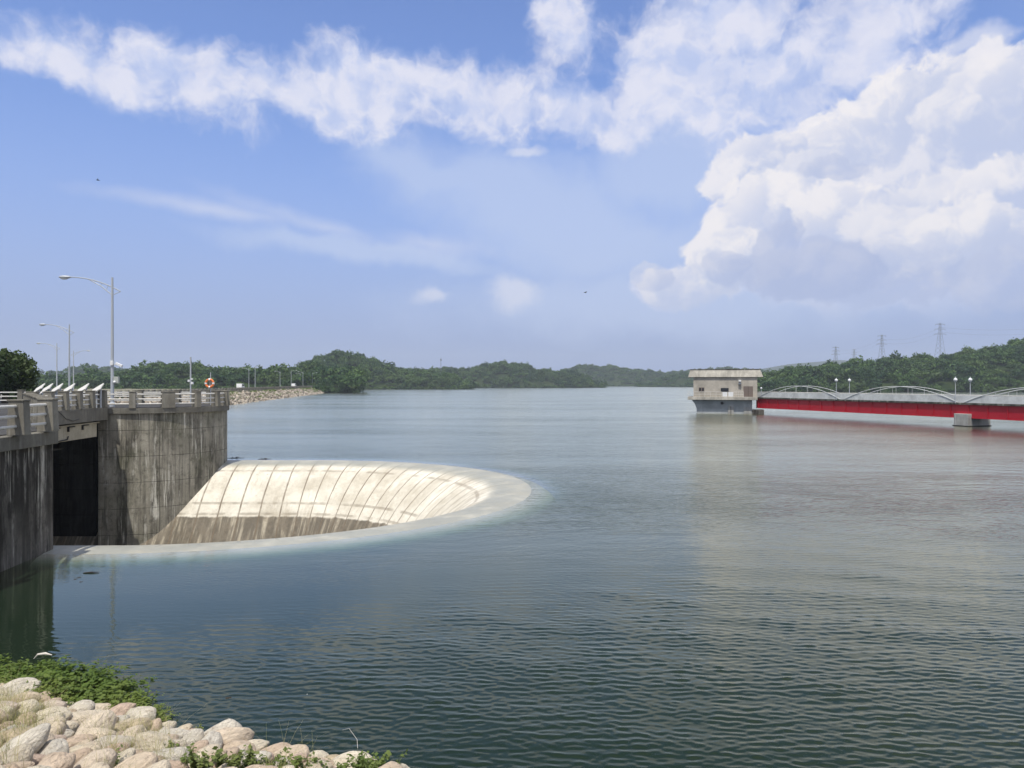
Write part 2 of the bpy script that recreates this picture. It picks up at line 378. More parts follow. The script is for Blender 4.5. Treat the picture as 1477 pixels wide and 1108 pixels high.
def blobs(lst, vec):
    acc = None
    for (px, py, a, b, rot) in lst:
        cx, cy = dirp(px, py)
        mp = t.n('ShaderNodeMapping', vector_type='TEXTURE'); t.put(mp.inputs['Vector'], vec)
        mp.inputs['Location'].default_value = (cx, cy, 0); mp.inputs['Rotation'].default_value = (0, 0, R(-rot)); mp.inputs['Scale'].default_value = (a, b, 1)
        q = t.m('SUBTRACT', 1.0, t.vm('LENGTH', mp.outputs[0]))
        acc = q if acc is None else t.m('SMOOTH_MAX', acc, q, 0.25)
    return acc
band = blobs([(-60, 40, 160, 36, 8), (120, 85, 190, 42, 13), (290, 112, 190, 60, 14), (420, 134, 200, 48, 12), (560, 116, 150, 66, 2), (700, 145, 170, 66, 8), (860, 165, 140, 50, 6),
              (820, 25, 80, 70, -10), (985, 110, 160, 90, 10), (1150, 120, 190, 120, -10), (1260, 40, 130, 90, -20), (1070, 20, 150, 60, 0), (1180, 200, 170, 70, -8),
              (1420, 130, 90, 40, -15), (1500, 110, 90, 60, 0)], PW)
cum = blobs([(1080, 240, 78, 40, -18), (1130, 300, 110, 50, -6), (1215, 330, 105, 85, 0), (1055, 372, 62, 50, 0), (975, 412, 66, 36, -8), (1330, 215, 190, 90, -14),
             (1380, 330, 160, 120, 0), (1460, 240, 140, 120, 0), (1250, 395, 200, 60, 0), (1480, 390, 140, 60, 0)], PW)
gray = blobs([(1150, 388, 105, 50, 0), (1112, 360, 40, 42, 0), (1205, 400, 60, 34, 0), (1465, 395, 70, 55, 0), (1210, 248, 44, 18, 0)], PW)
small = blobs([(742, 425, 62, 36, 0), (625, 432, 40, 18, 0), (765, 217, 46, 12, -8), (1400, 66, 60, 16, -10)], PW)
cirrus = blobs([(300, 300, 220, 16, 5), (480, 330, 190, 20, 14), (620, 352, 150, 24, 6)], t.mul(t.vm('ADD', P0, t.vm('SCALE', warp, scale=0.4)), (1, 1, 0)))
veil = blobs([(775, 292, 290, 100, 12), (630, 252, 160, 40, 18), (540, 368, 260, 22, 6), (890, 350, 230, 75, 0), (965, 245, 170, 95, -10), (980, 440, 420, 62, 0)], PW)
fb = t.noise(PW, 1 / 85.0, 6, 0.58)                              # billows
fb_up = t.noise(t.vm('ADD', PW, (-12.0, 20.0, 0.0)), 1 / 85.0, 4, 0.58)
fl = t.noise(t.mul(PW, (0.85, 1.0, 1.0)), 1 / 150.0, 5, 0.6)
fc = t.m('SUBTRACT', fb, 0.5); fs = t.m('SUBTRACT', fl, 0.5)
def dens(g, k, amp, lo, hi, n=fc):
    return t.ramp(t.m('ADD', t.m('MULTIPLY', g, k), t.m('MULTIPLY', n, amp)), lo, hi)
fbm2 = t.m('ADD', t.m('MULTIPLY', fs, 0.9), t.m('MULTIPLY', fc, 0.9))
dband = dens(band, 1.0, 1.75, 0.0, 0.66, fbm2)
dcum = dens(cum, 1.25, 1.3, 0.0, 0.24)
dgray = dens(gray, 1.2, 1.0, 0.0, 0.26)
dsmall = dens(small, 1.0, 1.4, 0.05, 0.75)
dcir = dens(cirrus, 0.8, 1.2, 0.0, 1.1, fs)
dveil = dens(veil, 0.9, 1.1, -0.12, 0.62, fs)
lit = t.ramp(t.m('SUBTRACT', fb, fb_up), -0.10, 0.12)            # edges facing up and left catch the sun
fl_up = t.noise(t.mul(t.vm('ADD', PW, (-22.0, 34.0, 0.0)), (0.85, 1.0, 1.0)), 1 / 150.0, 3, 0.6)
litb = t.ramp(t.m('SUBTRACT', fl, fl_up), -0.14, 0.14)
litc = t.m('ADD', t.m('MULTIPLY', lit, 0.75), t.m('MULTIPLY', t.m('SUBTRACT', 1.0, dens(cum, 1.25, 1.3, 0.15, 0.75)), 0.45), clamp=True)
# general clouds elsewhere (overhead and behind the viewer), cover raised to whiten ambient light
gen = t.m('MULTIPLY', t.ramp(t.noise(D, 2.2, 4, 0.6), 0.36, 0.56), t.ramp(t.vm('DOT_PRODUCT', D, (0, 1, 0)), 0.80, 0.55))
base = t.mul(t.vm('SCALE', sky.outputs[0], scale=0.15), (0.95, 1.00, 1.27))
lowhz = t.ramp(dz, 0.38, 0.0)
base = t.mix(t.m('MULTIPLY', lowhz, 0.92), base, (0.315, 0.395, 0.675))
c = t.mix(t.m('MULTIPLY', dveil, 0.66), base, (0.55, 0.645, 0.88))
c = t.mix(t.m('MULTIPLY', dcir, 0.62), c, (0.70, 0.74, 0.90))
c = t.mix(t.m('MULTIPLY', dsmall, 0.70), c, (0.73, 0.76, 0.90))
bandc = t.mix(t.ramp(t.m('ADD', t.m('ADD', t.m('MULTIPLY', litb, 0.62), t.m('MULTIPLY', lit, 0.40)), t.m('MULTIPLY', dband, 0.18)), 0.15, 1.0), (0.52, 0.61, 0.88), (0.80, 0.81, 0.93))
c = t.mix(t.m('MULTIPLY', dband, t.ramp(fl, 0.30, 0.55, 0.62, 0.95)), c, bandc)
fade = t.ramp(dz, 0.06, 0.125)
c = t.mix(t.m('MULTIPLY', t.m('MULTIPLY', dcum, fade), 0.86), c, t.mix(litc, (0.53, 0.605, 0.85), (0.70, 0.73, 0.90)))
edge = t.m('ADD', t.m('MULTIPLY', fc, 2.2), t.m('MULTIPLY', t.m('SUBTRACT', t.noise(PW, 1 / 26.0, 3, 0.6), 0.5), 0.8))
# heaps of the towering cloud, back to front: column, row, half width, half height, tilt, brightness of the lit side, opacity
for (px, py, a, b, rot, br_, op) in [(1340, 205, 210, 88, -14, 0.95, 0.85), (1240, 190, 130, 46, -18, 1.05, 0.8), (1425, 150, 90, 44, -10, 0.95, 0.7), (1085, 243, 78, 40, -16, 0.95, 0.85), (1175, 262, 60, 36, 0, 0.85, 0.6), (1460, 262, 62, 46, 0, 1.0, 0.85), (1350, 285, 70, 40, 0, 0.9, 0.7),
        (1120, 308, 88, 46, -6, 1.0, 0.9), (1225, 322, 74, 58, 0, 1.0, 0.85), (1290, 350, 70, 60, 0, 0.75, 0.6), (1060, 372, 64, 50, -8, 1.05, 0.9), (1395, 352, 84, 60, -8, 1.0, 0.85),
        (985, 412, 58, 34, 0, 0.80, 0.7), (940, 398, 34, 22, 0, 0.6, 0.45), (1250, 400, 130, 46, 0, 0.35, 0.6), (1118, 366, 42, 44, 0, 0.22, 0.70), (1160, 396, 98, 44, 0, 0.20, 0.72), (1050, 392, 26, 24, 0, 0.25, 0.5), (1462, 398, 72, 52, 0, 0.30, 0.60), (1330, 345, 62, 40, 0, 0.9, 0.5), (1440, 330, 60, 34, 0, 1.0, 0.6), (1208, 247, 44, 15, 0, 0.30, 0.5)]:
    cx_, cy_ = dirp(px, py)
    mp = t.n('ShaderNodeMapping', vector_type='TEXTURE'); t.put(mp.inputs['Vector'], PW)
    mp.inputs['Location'].default_value = (cx_, cy_, 0); mp.inputs['Rotation'].default_value = (0, 0, R(-rot)); mp.inputs['Scale'].default_value = (a, b, 1)
    q_ = t.m('SUBTRACT', 1.08, t.vm('LENGTH', mp.outputs[0]))
    k_ = t.ramp(t.m('ADD', q_, t.m('MULTIPLY', edge, 0.62)), 0.0, 0.20)
    up = t.m('ADD', t.vm('DOT_PRODUCT', mp.outputs[0], (-0.42, 0.62, 0.0)), t.m('ADD', t.m('MULTIPLY', t.m('SUBTRACT', lit, 0.5), 0.55), 0.22))
    col_ = t.mix(t.m('MULTIPLY', t.ramp(up, -0.30, 0.85), br_), (0.55, 0.615, 0.82) if br_ > 0.65 else (0.415, 0.495, 0.745), (0.93, 0.90, 0.92))
    low_ = t.ramp(t.vm('DOT_PRODUCT', mp.outputs[0], (0.0, 1.0, 0.0)), -1.7, -0.85)
    c = t.mix(t.m('MULTIPLY', t.m('MULTIPLY', k_, op), low_), c, col_)
c = t.mix(t.m('MULTIPLY', gen, 0.9), c, (0.76, 0.77, 0.80))
bg = t.n('ShaderNodeBackground'); t.put(bg.inputs[0], c); bg.inputs[1].default_value = 1.0
wo = t.n('ShaderNodeOutputWorld'); t.put(wo.inputs[0], bg.outputs[0])

vs_ = sc.view_settings
sc.display_settings.display_device = 'sRGB'
vs_.view_transform = 'Standard'; vs_.look = 'None'; vs_.exposure = 0.0; vs_.gamma = 1.0; vs_.use_curve_mapping = False
w.cycles.sampling_method = 'MANUAL'; w.cycles.sample_map_resolution = 512
cy = sc.cycles; cy.use_adaptive_sampling = True; cy.adaptive_threshold = 0.02; cy.use_denoising = True; cy.max_bounces = 6; cy.transparent_max_bounces = 8; cy.volume_bounces = 0
cy.caustics_reflective = False; cy.caustics_refractive = False; cy.sample_clamp_indirect = 4.0

# ------------------------------------------------------------------ spillway crest and water
BX, BY, BO = -14.1, 39.7, 0.35
def crest_path(r):
    """horseshoe of radius r: straight from the left, round the front, straight back to the left"""
    r = r + BO if r > 3 else r
    pts = [(-60 + 45.5 * i / 12, BY - r) for i in range(12)]
    pts += [(BX + r * math.cos(R(a)), BY + r * math.sin(R(a))) for a in np.linspace(-90, 90, 73)]
    pts += [(BX - 45.5 * i / 12, BY + r) for i in range(1, 13)]
    return pts
crest_len = [0.0]; cp = crest_path(14.0)
for a, b in zip(cp, cp[1:]): crest_len.append(crest_len[-1] + math.dist(a, b))
PROFILE = [(24.0, -9.0), (20.5, -5.0), (18.6, -2.6), (16.9, -1.9), (16.2, -0.75), (15.9, -0.40), (15.5, -0.13), (15.1, -0.005), (14.6, 0.042), (14.1, 0.045), (13.7, 0.03), (13.2, -0.02), (12.7, -0.12),
           (12.2, -0.30), (11.7, -0.55), (11.2, -0.88), (10.7, -1.25), (10.2, -1.66), (9.7, -2.15), (9.2, -2.75), (8.7, -3.42), (8.2, -4.1), (7.7, -4.75), (7.2, -5.6), (6.9, -7.0), (6.7, -10.0), (5.0, -11.0), (0.02, -12.0)]
V, UV, Fq = [], [], []; nP = len(cp); vlen = 0.0; prev = None; vl = []
for (r, z) in PROFILE:
    if prev: vlen += math.dist(prev, (r, z))
    prev = (r, z); vl.append(vlen)
v0 = vl[PROFILE.index((13.7, 0.03))]
for k, (r, z) in enumerate(PROFILE):
    for i, (x, y) in enumerate(crest_path(r)):
        V.append((x, y, z)); UV.append((crest_len[i], vl[k] - v0 + 2.0))
for k in range(len(PROFILE) - 1):
    for i in range(nP - 1):
        a = k * nP + i; Fq.append((a, a + 1, a + nP + 1, a + nP))
me = bpy.data.meshes.new('spillway'); me.from_pydata(V, [], [f[::-1] for f in Fq]); me.update()
ul = me.uv_layers.new(name='UVMap')
for l in me.loops: ul.data[l.index].uv = UV[l.vertex_index]
me.polygons.foreach_set('use_smooth', [True] * len(me.polygons)); me.materials.append(M['spill'])
bm = bmesh.new(); bm.from_mesh(me); bmesh.ops.recalc_face_normals(bm, faces=bm.faces); bm.to_mesh(me); bm.free()
tag(link('spillway', me), 'pale concrete bell-mouth spillway funnel with jointed stained walls and a drowned rim', 'spillway')

def prof_z(r):
    for (r1, z1), (r0, z0) in zip(PROFILE, PROFILE[1:]):
        if r0 <= r <= r1: return z0 + (z1 - z0) * (r - r0) / (r1 - r0)
    return -9.0
rings = [14.60, 14.85, 15.1, 15.3, 15.5, 15.7, 15.9, 16.2, 16.7, 17.2, 18.0, 19.0, 19.5, 20.0]
V, dep, Fq = [], [], []
for r in rings:
    zf = -0.05 if r > 19.6 else 0.028
    for (x, y) in crest_path(r): V.append((x, y, zf)); dep.append(max(0.006, zf - prof_z(r)) if r < 18.5 else 9.0)
for k in range(len(rings) - 1):
    for i in range(nP - 1):
        a = k * nP + i; Fq.append((a, a + nP, a + nP + 1, a + 1))
def crest_r(X, Y):
    return np.where(X > BX, np.hypot(X - BX, Y - BY), np.abs(Y - BY)) - BO
# open water: a sheet of real wavelets, finer towards the near bank, calm at the spillway and flat far out
gy = [6.0]
while gy[-1] < 78: gy.append(gy[-1] + max(0.024, 0.0026 * gy[-1]))
gyv = np.array(gy); gu = np.linspace(-1, 1, 780)
GY = np.repeat(gyv[:, None], len(gu), 1); GX = gu[None, :] * (0.85 * gyv + 6.0)[:, None]; wr = np.random.default_rng(5); Hh = np.zeros_like(GX)
WN = 130
for i in range(WN):
    lam = 0.135 * math.exp(0.50 * wr.normal()) if i < 112 else wr.uniform(1.0, 2.8)
    lam = max(lam, 0.075); th_ = R(-100) + 0.50 * wr.normal(); kk = 2 * math.pi / lam
    am = (0.165 if i < 112 else 0.035) * math.sqrt(2 / WN) / kk
    damp = np.clip((2.7 * np.maximum(0.024, 0.0026 * GY) / lam - 0.55) / 0.45, 0, 1)      # wavelets finer than the sheet die out
    Hh += am * (1 - damp) * np.cos(kk * (math.cos(th_) * GX + math.sin(th_) * GY) + wr.uniform(0, 6.28))
Hh = Hh + 14.0 * Hh * Hh
def smooth(a, b, x): u = np.clip((x - a) / (b - a), 0, 1); return u * u * (3 - 2 * u)
rr_ = crest_r(GX, GY)
patch = np.zeros_like(GX)
for i in range(14):
    kx, ky = wr.uniform(-0.22, 0.22), wr.uniform(-0.35, 0.35); patch += np.cos(kx * GX + ky * GY + wr.uniform(0, 6.28))
amp = smooth(20.0, 28.0, rr_) * (0.55 + 0.45 * smooth(-11, 3, GX - 0.12 * GY)) * (1 - 0.75 * smooth(30, 66, GY)) * np.clip(0.88 + 0.10 * patch, 0.45, 1.3)
amp *= smooth(78, 70, GY) * smooth(0.985, 0.90, np.abs(gu))[None, :] * smooth(19.0, 19.6, rr_)
Z = 0.0285 + Hh * amp
ny, nx = GX.shape; b0 = len(V)
V = np.vstack([np.array(V), np.stack([GX, GY, Z], -1).reshape(-1, 3)]); dep += [9.0] * (ny * nx)
ii = (np.arange(ny - 1)[:, None] * nx + np.arange(nx - 1)[None, :]).ravel()
keep = (rr_.ravel()[ii] > 18.75)
ii = ii[keep] + b0
Fall = np.vstack([np.array(Fq)[:, ::-1], np.stack([ii, ii + 1, ii + nx + 1, ii + nx], 1)])
# from the edge of the sheet out to the far distance
rim = [b0 + i for i in range(nx)] + [b0 + j * nx + nx - 1 for j in range(1, ny)] + [b0 + (ny - 1) * nx + i for i in range(nx - 2, -1, -1)] + [b0 + j * nx for j in range(ny - 2, 0, -1)]
ext, base_i = [], len(V); nr = len(rim); Fo = []
for sc_ in (4.0, 20.0, 150.0):
    for q in rim: ext.append((V[q][0] * sc_, 42 + (V[q][1] - 42) * sc_, 0.030))
V = np.vstack([V, np.array(ext)]); dep += [9.0] * len(ext)
for k in range(3):
    A_ = rim if k == 0 else [base_i + (k - 1) * nr + q for q in range(nr)]; B_ = [base_i + k * nr + q for q in range(nr)]
    for q in range(nr): Fo.append((A_[q], B_[q], B_[(q + 1) % nr], A_[(q + 1) % nr]))
Fall = np.vstack([Fall, np.array(Fo)])
me = np_mesh('water', V, Fall, M['water'], smooth=True)
a = me.attributes.new('depth', 'FLOAT', 'POINT'); a.data.foreach_set('value', np.array(dep, dtype=np.float32))
bm = bmesh.new(); bm.from_mesh(me)
for f in bm.faces:
    if f.normal.z < 0: f.normal_flip()
bm.to_mesh(me); bm.free()
tag(link('water', me), 'green reservoir water with fine ripples', 'water', kind='structure')

# ------------------------------------------------------------------ pier, abutment, bridge
PC = Vector((-25.2, 52.8, 0)); PR_ = 5.3
def arc(cx, cy, r, a0, a1, n): return [(cx + r * math.cos(R(a)), cy + r * math.sin(R(a))) for a in np.linspace(a0, a1, n)]
pier = thing('round_pier', 'round stained concrete pier at the end of the spillway, dark run marks down its wall', 'pier', PC)
def loc(pts): return [(x - PC.x, y - PC.y) for x, y in pts]
front = arc(PC.x, PC.y, PR_, -94, 90, 60)
MB().prism(loc(front + [(-40, 58.1), (-40, 50.6), (-25.9, 50.6)]), -9.0, 3.62).build('wall', M['pier'], pier, True)
MB().box(-40 - PC.x, -26.1 - PC.x, 48.25 - PC.y, 50.55 - PC.y, -9.5, 3.6).build('recess_shade_wall', M['dark'], pier)  # dark block added so the recess reads as deep shade
MB().prism(loc(arc(PC.x, PC.y, PR_ + 0.14, -95, 90, 60) + [(-40, 58.24), (-40, 47.1)]), 3.62, 3.96).build('deck_slab', M['slab'], pier, True)
MB().prism(loc(arc(PC.x, PC.y, PR_ - 0.22, -95, 90, 60) + [(-40, 57.8), (-40, 47.8)]), 3.96, 3.985).build('paving', M['asphalt'], pier)

AB = [(-13.3, 6.0), (-15.1, 25.3), (-24.2, 38.6), (-40, 40.2), (-46, 6.0)]
abut = thing('abutment', 'dark weathered concrete abutment wall standing in the water beside the stone bank', 'abutment')
MB().prism(AB, -9.0, 3.52).build('wall', M['abutment'], abut)
def grow(poly, k):
    c = Vector((sum(p[0] for p in poly) / len(poly), sum(p[1] for p in poly) / len(poly)))
    return [tuple(Vector(p) + (Vector(p) - c).normalized() * k) for p in poly]
MB().prism(grow(AB, 0.16), 3.52, 3.94).build('deck_slab', M['slab'], abut, bevel=0.02)
MB().prism(grow(AB, -0.3), 3.94, 3.965).build('paving', M['asphalt'], abut)
# thin joints of the slab edge: shallow raised laps along the water side
br = thing('road_bridge', 'short grey concrete bridge spanning the dark spillway outlet', 'bridge')
BA, BB = Vector((-24.05, 38.5, 0)), Vector((-24.85, 47.35, 0)); bd = (BB - BA).normalized(); bn = Vector((bd.y, -bd.x, 0))
Mb = Matrix.Translation(BA) @ Matrix(((bd.x, -bn.x, 0), (bd.y, -bn.y, 0), (0, 0, 1))).to_4x4()   # local x along, y to the left
L = (BB - BA).length
MB().box(0.05, L - 0.1, 0, 0.35, 3.26, 4.02, Mb).build('fascia', M['slab'], br, bevel=0.015)
MB().box(0.05, L + 0.3, 0.35, 9.5, 3.30, 3.6, Mb).build('deck', M['slab'], br)
MB().box(0.05, L - 0.35, 0.35, 9.5, 3.6, 3.975, Mb).build('paving', M['asphalt'], br)
MB().box(0.02, L - 0.9, 0.30, 0.75, 2.28, 3.10, Mb).build('girder', M['girder'], br, bevel=0.02)
MB().box(0.02, L - 0.7, 0.22, 0.75, 3.10, 3.17, Mb).build('ledge', M['girder'], br, bevel=0.01)
for k in range(4): MB().box(0.9 + 1.7 * k, 0.97 + 1.7 * k, 0.20, 0.30, 2.80, 3.03, Mb).box(0.9 + 1.7 * k, 1.60 + 1.7 * k, 0.18, 0.30, 3.03, 3.10, Mb).build('bracket', M['black'], br)
MB().tube([Mb @ Vector(p) for p in ((0.1, 0.1, 2.4), (0.12, 0.22, 2.32), (0.6, 0.24, 2.26), (4.2, 0.24, 2.38), (4.3, 0.24, 2.55))], 0.035, 6).build('cable', M['black'], br)
MB().tube([Mb @ Vector(p) for p in ((2.6, -0.05, 4.0), (2.9, -0.03, 3.86), (3.5, -0.03, 3.55), (4.3, -0.03, 3.40), (5.0, -0.03, 3.48))], 0.014, 5).build('cable', M['black'], br)
MB().box(0.0, 9.6, 14.5, 15.0, -12.0, 3.3, Mb).build('outlet_blocker_wall', M['dark'], br)  # added back wall, near-black, shutting light out of the outlet
MB().box(-2.0, 14, 9.5, 15.0, 3.20, 3.9, Mb).build('outlet_blocker_roof', M['deck'], br)  # roof added to keep daylight from reaching the outlet

# ------------------------------------------------------------------ concrete railings
def post_mb(p, ang, w=0.36, d=0.42, h=1.06, z0=3.95):
    m_ = Matrix.Translation(Vector((p[0], p[1], z0))) @ Matrix.Rotation(ang, 4, 'Z')
    return MB().frustum(w * 1.04, d * 1.22, w, d, 0, h - 0.06, m_).frustum(w + 0.05, d + 0.06, w + 0.05, d + 0.06, h - 0.06, h, m_)
def railing(name, label, pts, posts, parent_loc, rails=(0.26, 0.56, 0.86), z0=3.95, wide=(), group=None, rr=0.045):
    """pts: polyline of the rails; posts: (x, y, angle)"""
    t_ = thing('concrete_railing', label, 'railing', group=group)
    for k, (x, y, a) in enumerate(posts):
        post_mb((x, y), a, 0.36 if k not in wide else 0.74, z0=z0).build('post', M['post'], t_, bevel=0.012)
    for h in rails:
        MB().tube([(x, y, z0 + h) for x, y in pts], rr, 8).build('rail', M['rail'], t_, True)
    return t_
RR = PR_ - 0.06
ang = [-95, -72, -50, -29, -9, 8, 25, 42, 59, 76]
railing('concrete_railing', 'grey concrete railing with three pale rails curving round the round pier', arc(PC.x, PC.y, RR, -95, 90, 50) + [(-29, 58.0), (-39, 58.0)],
        [(PC.x + RR * math.cos(R(a)), PC.y + RR * math.sin(R(a)), R(a + 90)) for a in ang] + [(x, 58.0, 0) for x in (-25.2, -28, -31, -34, -37)], PC, wide=(2,))
bp = [(BA + bd * s + bn * (-0.2)) for s in np.linspace(0.5, L - 0.4, 6)]
railing('concrete_railing', 'concrete railing with closely set posts along the short bridge over the outlet', [(p.x, p.y) for p in bp],
        [(p.x, p.y, math.atan2(bd.y, bd.x)) for p in bp], None, z0=4.02, rails=(0.24, 0.52, 0.80))
e0, e1 = Vector((-14.95, 24.75)), Vector((-24.0, 38.1)); ed = (e1 - e0).normalized()
side_pts = [(-14.08, 17.4), (-14.26, 19.2), (-14.44, 21.0), (-14.62, 22.8), (-14.84, 24.6)]
diag = [tuple(e0 + ed * s) for s in (1.9, 4.1, 6.3, 8.5, 10.7, 12.9, 15.0)]
railing('concrete_railing', 'heavy concrete railing with three pale pipes along the abutment wall nearest the stone bank', [(-13.5, 9.0)] + side_pts,
        [(x, y, R(95)) for x, y in side_pts], None, z0=3.965)
railing('concrete_railing', 'concrete railing turning away from the abutment corner towards the short bridge', [side_pts[-1]] + diag,
        [(x, y, math.atan2(ed.y, ed.x)) for x, y in diag], None, z0=3.965)

# six slanted white boards on stands behind the bridge railing
ordw = ['nearest the tall lamp post', 'second from the tall lamp post', 'third from the tall lamp post', 'third from the dark tree', 'second from the dark tree', 'nearest the dark tree']
p0 = thing('slanted_board', '', 'board')
mt_ = Matrix.Translation((0, 0, 1.13)) @ Matrix.Rotation(R(38), 4, 'X') @ Matrix.Rotation(R(-31), 4, 'Y')
MB().box(-0.48, 0.48, -0.30, 0.30, -0.035, 0.035, mt_).build('board', M['rail'], p0, bevel=0.01)
MB().box(-0.06, 0.06, -0.06, 0.06, 0, 1.02).build('stand', M['galv'], p0)
MB().box(0.24, 0.30, -0.05, 0.05, 0, 1.20).build('stand', M['galv'], p0)
for k, (px, d) in enumerate([(139, 46.5), (118, 47.6), (98, 49.0), (81, 50.5), (67, 52.5), (56, 55.5)]):
    o = p0 if k == 0 else copy_tree(p0)
    q = at(px, d, z=4.0); o.location = (q.x, q.y, 3.99); tag(o, 'slanted pale board on a stand behind the bridge railing, ' + ordw[k], 'board', 'row of slanted pale boards')

# ------------------------------------------------------------------ lamps
def street_lamp(label, loc_, rz=0.0, H=8.4, arm=2.75, group='street lamps along the dam road'):
    t_ = thing('street_lamp', label, 'street lamp', loc_, rz, group)
    MB().tube([(0, 0, 0), (0, 0, 0.25), (0, 0, 0.3), (0, 0, H)], [0.17, 0.17, 0.11, 0.065], 10).build('pole', M['galv'], t_, True)
    def cv(u): return Vector((u, 0, H - 0.55 + (0.62 - 0.36 * u - 0.0 * u) * 0 + 0.95 * (1 - ((u + arm * 0.95) / (arm * 0.95 + 0.6)) ** 2) - 0.40))
    us = np.linspace(-arm, 0.52, 14)
    MB().tube([cv(u) for u in us], 0.035, 7).build('arm', M['galv'], t_, True)
    b0 = Vector((0, 0, cv(0).z - 0.52)); b1 = cv(-arm * 0.55)
    b = MB().tube([b0, (b0 + b1) / 2 + Vector((0, 0, 0.10)), b1], 0.03, 6).tube([b0, cv(0.52)], 0.022, 6)
    for f in (0.25, 0.5, 0.75):
        q = b0.lerp(b1, f) + Vector((0, 0, 0.10 * math.sin(math.pi * f))); b.tube([q, cv(q.x + 0.12)], 0.016, 5)
    b.build('brace', M['galv'], t_)
    e = cv(-arm)
    hd = MB().ball(e + Vector((-0.22, 0, 0.0)), 0.40, 0.15, 0.11).build('lamp_head', M['galv'], t_, True)
    MB().ball(e + Vector((-0.26, 0, -0.06)), 0.27, 0.12, 0.10).build('lens', M['lens'], hd, True)
    return t_
q = at(162, 50.0)
lamp = street_lamp('tall grey street lamp with white cameras on its pole, standing on the round pier', (q.x, q.y, 3.98), R(4))
cc = MB().box(-0.09, 0.09, -0.16, 0.10, 2.68, 2.98).build('security_camera', M['white'], lamp, bevel=0.02)
mc = Matrix.Translation((0.42, 0, 2.72)) @ Matrix.Rotation(R(25), 4, 'Y')
cc = MB().box(-0.22, 0.22, -0.09, 0.09, -0.07, 0.09, mc).box(0.20, 0.225, -0.06, 0.06, -0.05, 0.06, mc).build('security_camera', M['white'], lamp, bevel=0.02)
MB().tube([(0, 0, 2.78), (0.30, 0, 2.70)], 0.025, 6).build('camera_bracket', M['galv'], lamp)
MB().box(0.10, 0.42, -0.10, 0.10, 1.52, 1.95).build('switch_box', M['greybox'], lamp, bevel=0.01)
MB().ball((0.20, -0.14, 1.60), 0.09).build('security_camera', M['white'], lamp, True)
for (px, d, lab, rz) in ((100, 85, 'street lamp second in height from the round pier, its arm reaching over the road', 0), (82, 125, 'low thin street lamp between the dark tree and the taller lamps', 0),
                         (106, 153, 'distant street lamp whose arm points the opposite way, close to the second lamp', R(180))):
    q = at(px, d); o = copy_tree(lamp) if False else street_lamp(lab, (q.x, q.y, 3.6), rz)
    o.scale = (1, 1, 1.0)
# lamps along the far part of the dam: copies of one without small fittings
dam_x = lambda y: -81 - 0.143 * (y - 215)
far = [(359, 0), (368, 180), (404, 0), (420, 180), (433, 0), (437, 0), (444, 180), (450.5, 180)]
fd = [303, 267, 380, 355, 455, 396, 492, 438]
fo = ['first', 'second', 'third', 'fourth', 'fifth', 'sixth', 'seventh', 'eighth and last']
proto = None
for k, ((px, rz), d) in enumerate(zip(far, fd)):
    q = at(px, d); lab = f'thin lamp post on the dam road, {fo[k]} counted from the round pier'
    if proto is None: o = proto = street_lamp(lab, (0, 0, 0), 0, 8.0, 2.2)
    else: o = copy_tree(proto)
    o.location = (q.x, q.y, 3.5); o.rotation_euler = (0, 0, R(rz)); o['label'] = lab

# plain pole with small boxes at the back of the pier
q = at(275, 56.6); pl = thing('camera_pole', 'short straight grey pole with small boxes at the back of the round pier', 'pole', (q.x, q.y, 3.98))
MB().tube([(0, 0, 0), (0, 0, 3.45)], 0.06, 8).build('pole', M['galv'], pl, True)
MB().box(-0.20, -0.05, -0.08, 0.08, 1.62, 1.78).build('box', M['white'], pl, bevel=0.01)
MB().box(0.05, 0.20, -0.08, 0.08, 1.45, 1.62).build('box', M['white'], pl, bevel=0.01)
MB().box(0.04, 0.17, -0.06, 0.06, 1.78, 1.88).build('box', M['white'], pl, bevel=0.01)
# lifebuoy on its own stand
q = at(303, 53.2); lb = thing('lifebuoy_stand', 'slim grey stand on the round pier that carries the orange ring', 'stand', (q.x, q.y, 3.96))
MB().tube([(0, 0.1, 0), (0, 0.1, 2.3)], 0.03, 8).build('pole', M['galv'], lb, True)
MB().box(-0.08, 0.08, 0.02, 0.07, 1.2, 1.9).build('hook_plate', M['greybox'], lb)
ring_ = thing('lifebuoy', 'orange and white lifebuoy ring hanging at the edge of the round pier', 'lifebuoy', (q.x, q.y, 5.50))
def torus_part(name, mt, a0, a1, r=0.262, rr=0.076):
    n = max(4, int((a1 - a0) / 8))
    MB().tube([(r * math.cos(R(a)), -0.08, r * math.sin(R(a))) for a in np.linspace(a0, a1, n)], rr, 10).build(name, mt, ring_, True)
for k in range(4):
    torus_part('ring', M['orange'], 90 * k + 12, 90 * k + 78); torus_part('band', M['white'], 90 * k - 12, 90 * k + 12, rr=0.085)

# ------------------------------------------------------------------ dam road, embankment
V, Fq = [], []
ys = list(np.linspace(-30, 660, 47))
for y in ys:
    x = dam_x(y)
    for (ox, z) in ((9.0, -1.4), (0.6, 2.75), (-0.2, 3.2), (-11, 3.45), (-16, 2.4), (-700, 2.4)): V.append((x + ox, y, z))
for i in range(len(ys) - 1):
    for k in range(5): a = i * 6 + k; Fq.append((a, a + 6, a + 7, a + 1))
mb = MB(); mb.add(V, Fq); tag(mb.build('ground', M['damsoil']), 'dam embankment and low land behind it', 'ground', kind='structure')
mb = MB().prism([(-39.5, 47.6), (-39.5, 58.0), (-52, 75), (-64, 110), (-72, 110), (-66, 62), (-58, 40), (-46.2, 40), (-40, 40.2)], -3, 3.93)
tag(mb.build('road', M['deck']), 'concrete road between pier and dam', 'road', kind='structure')
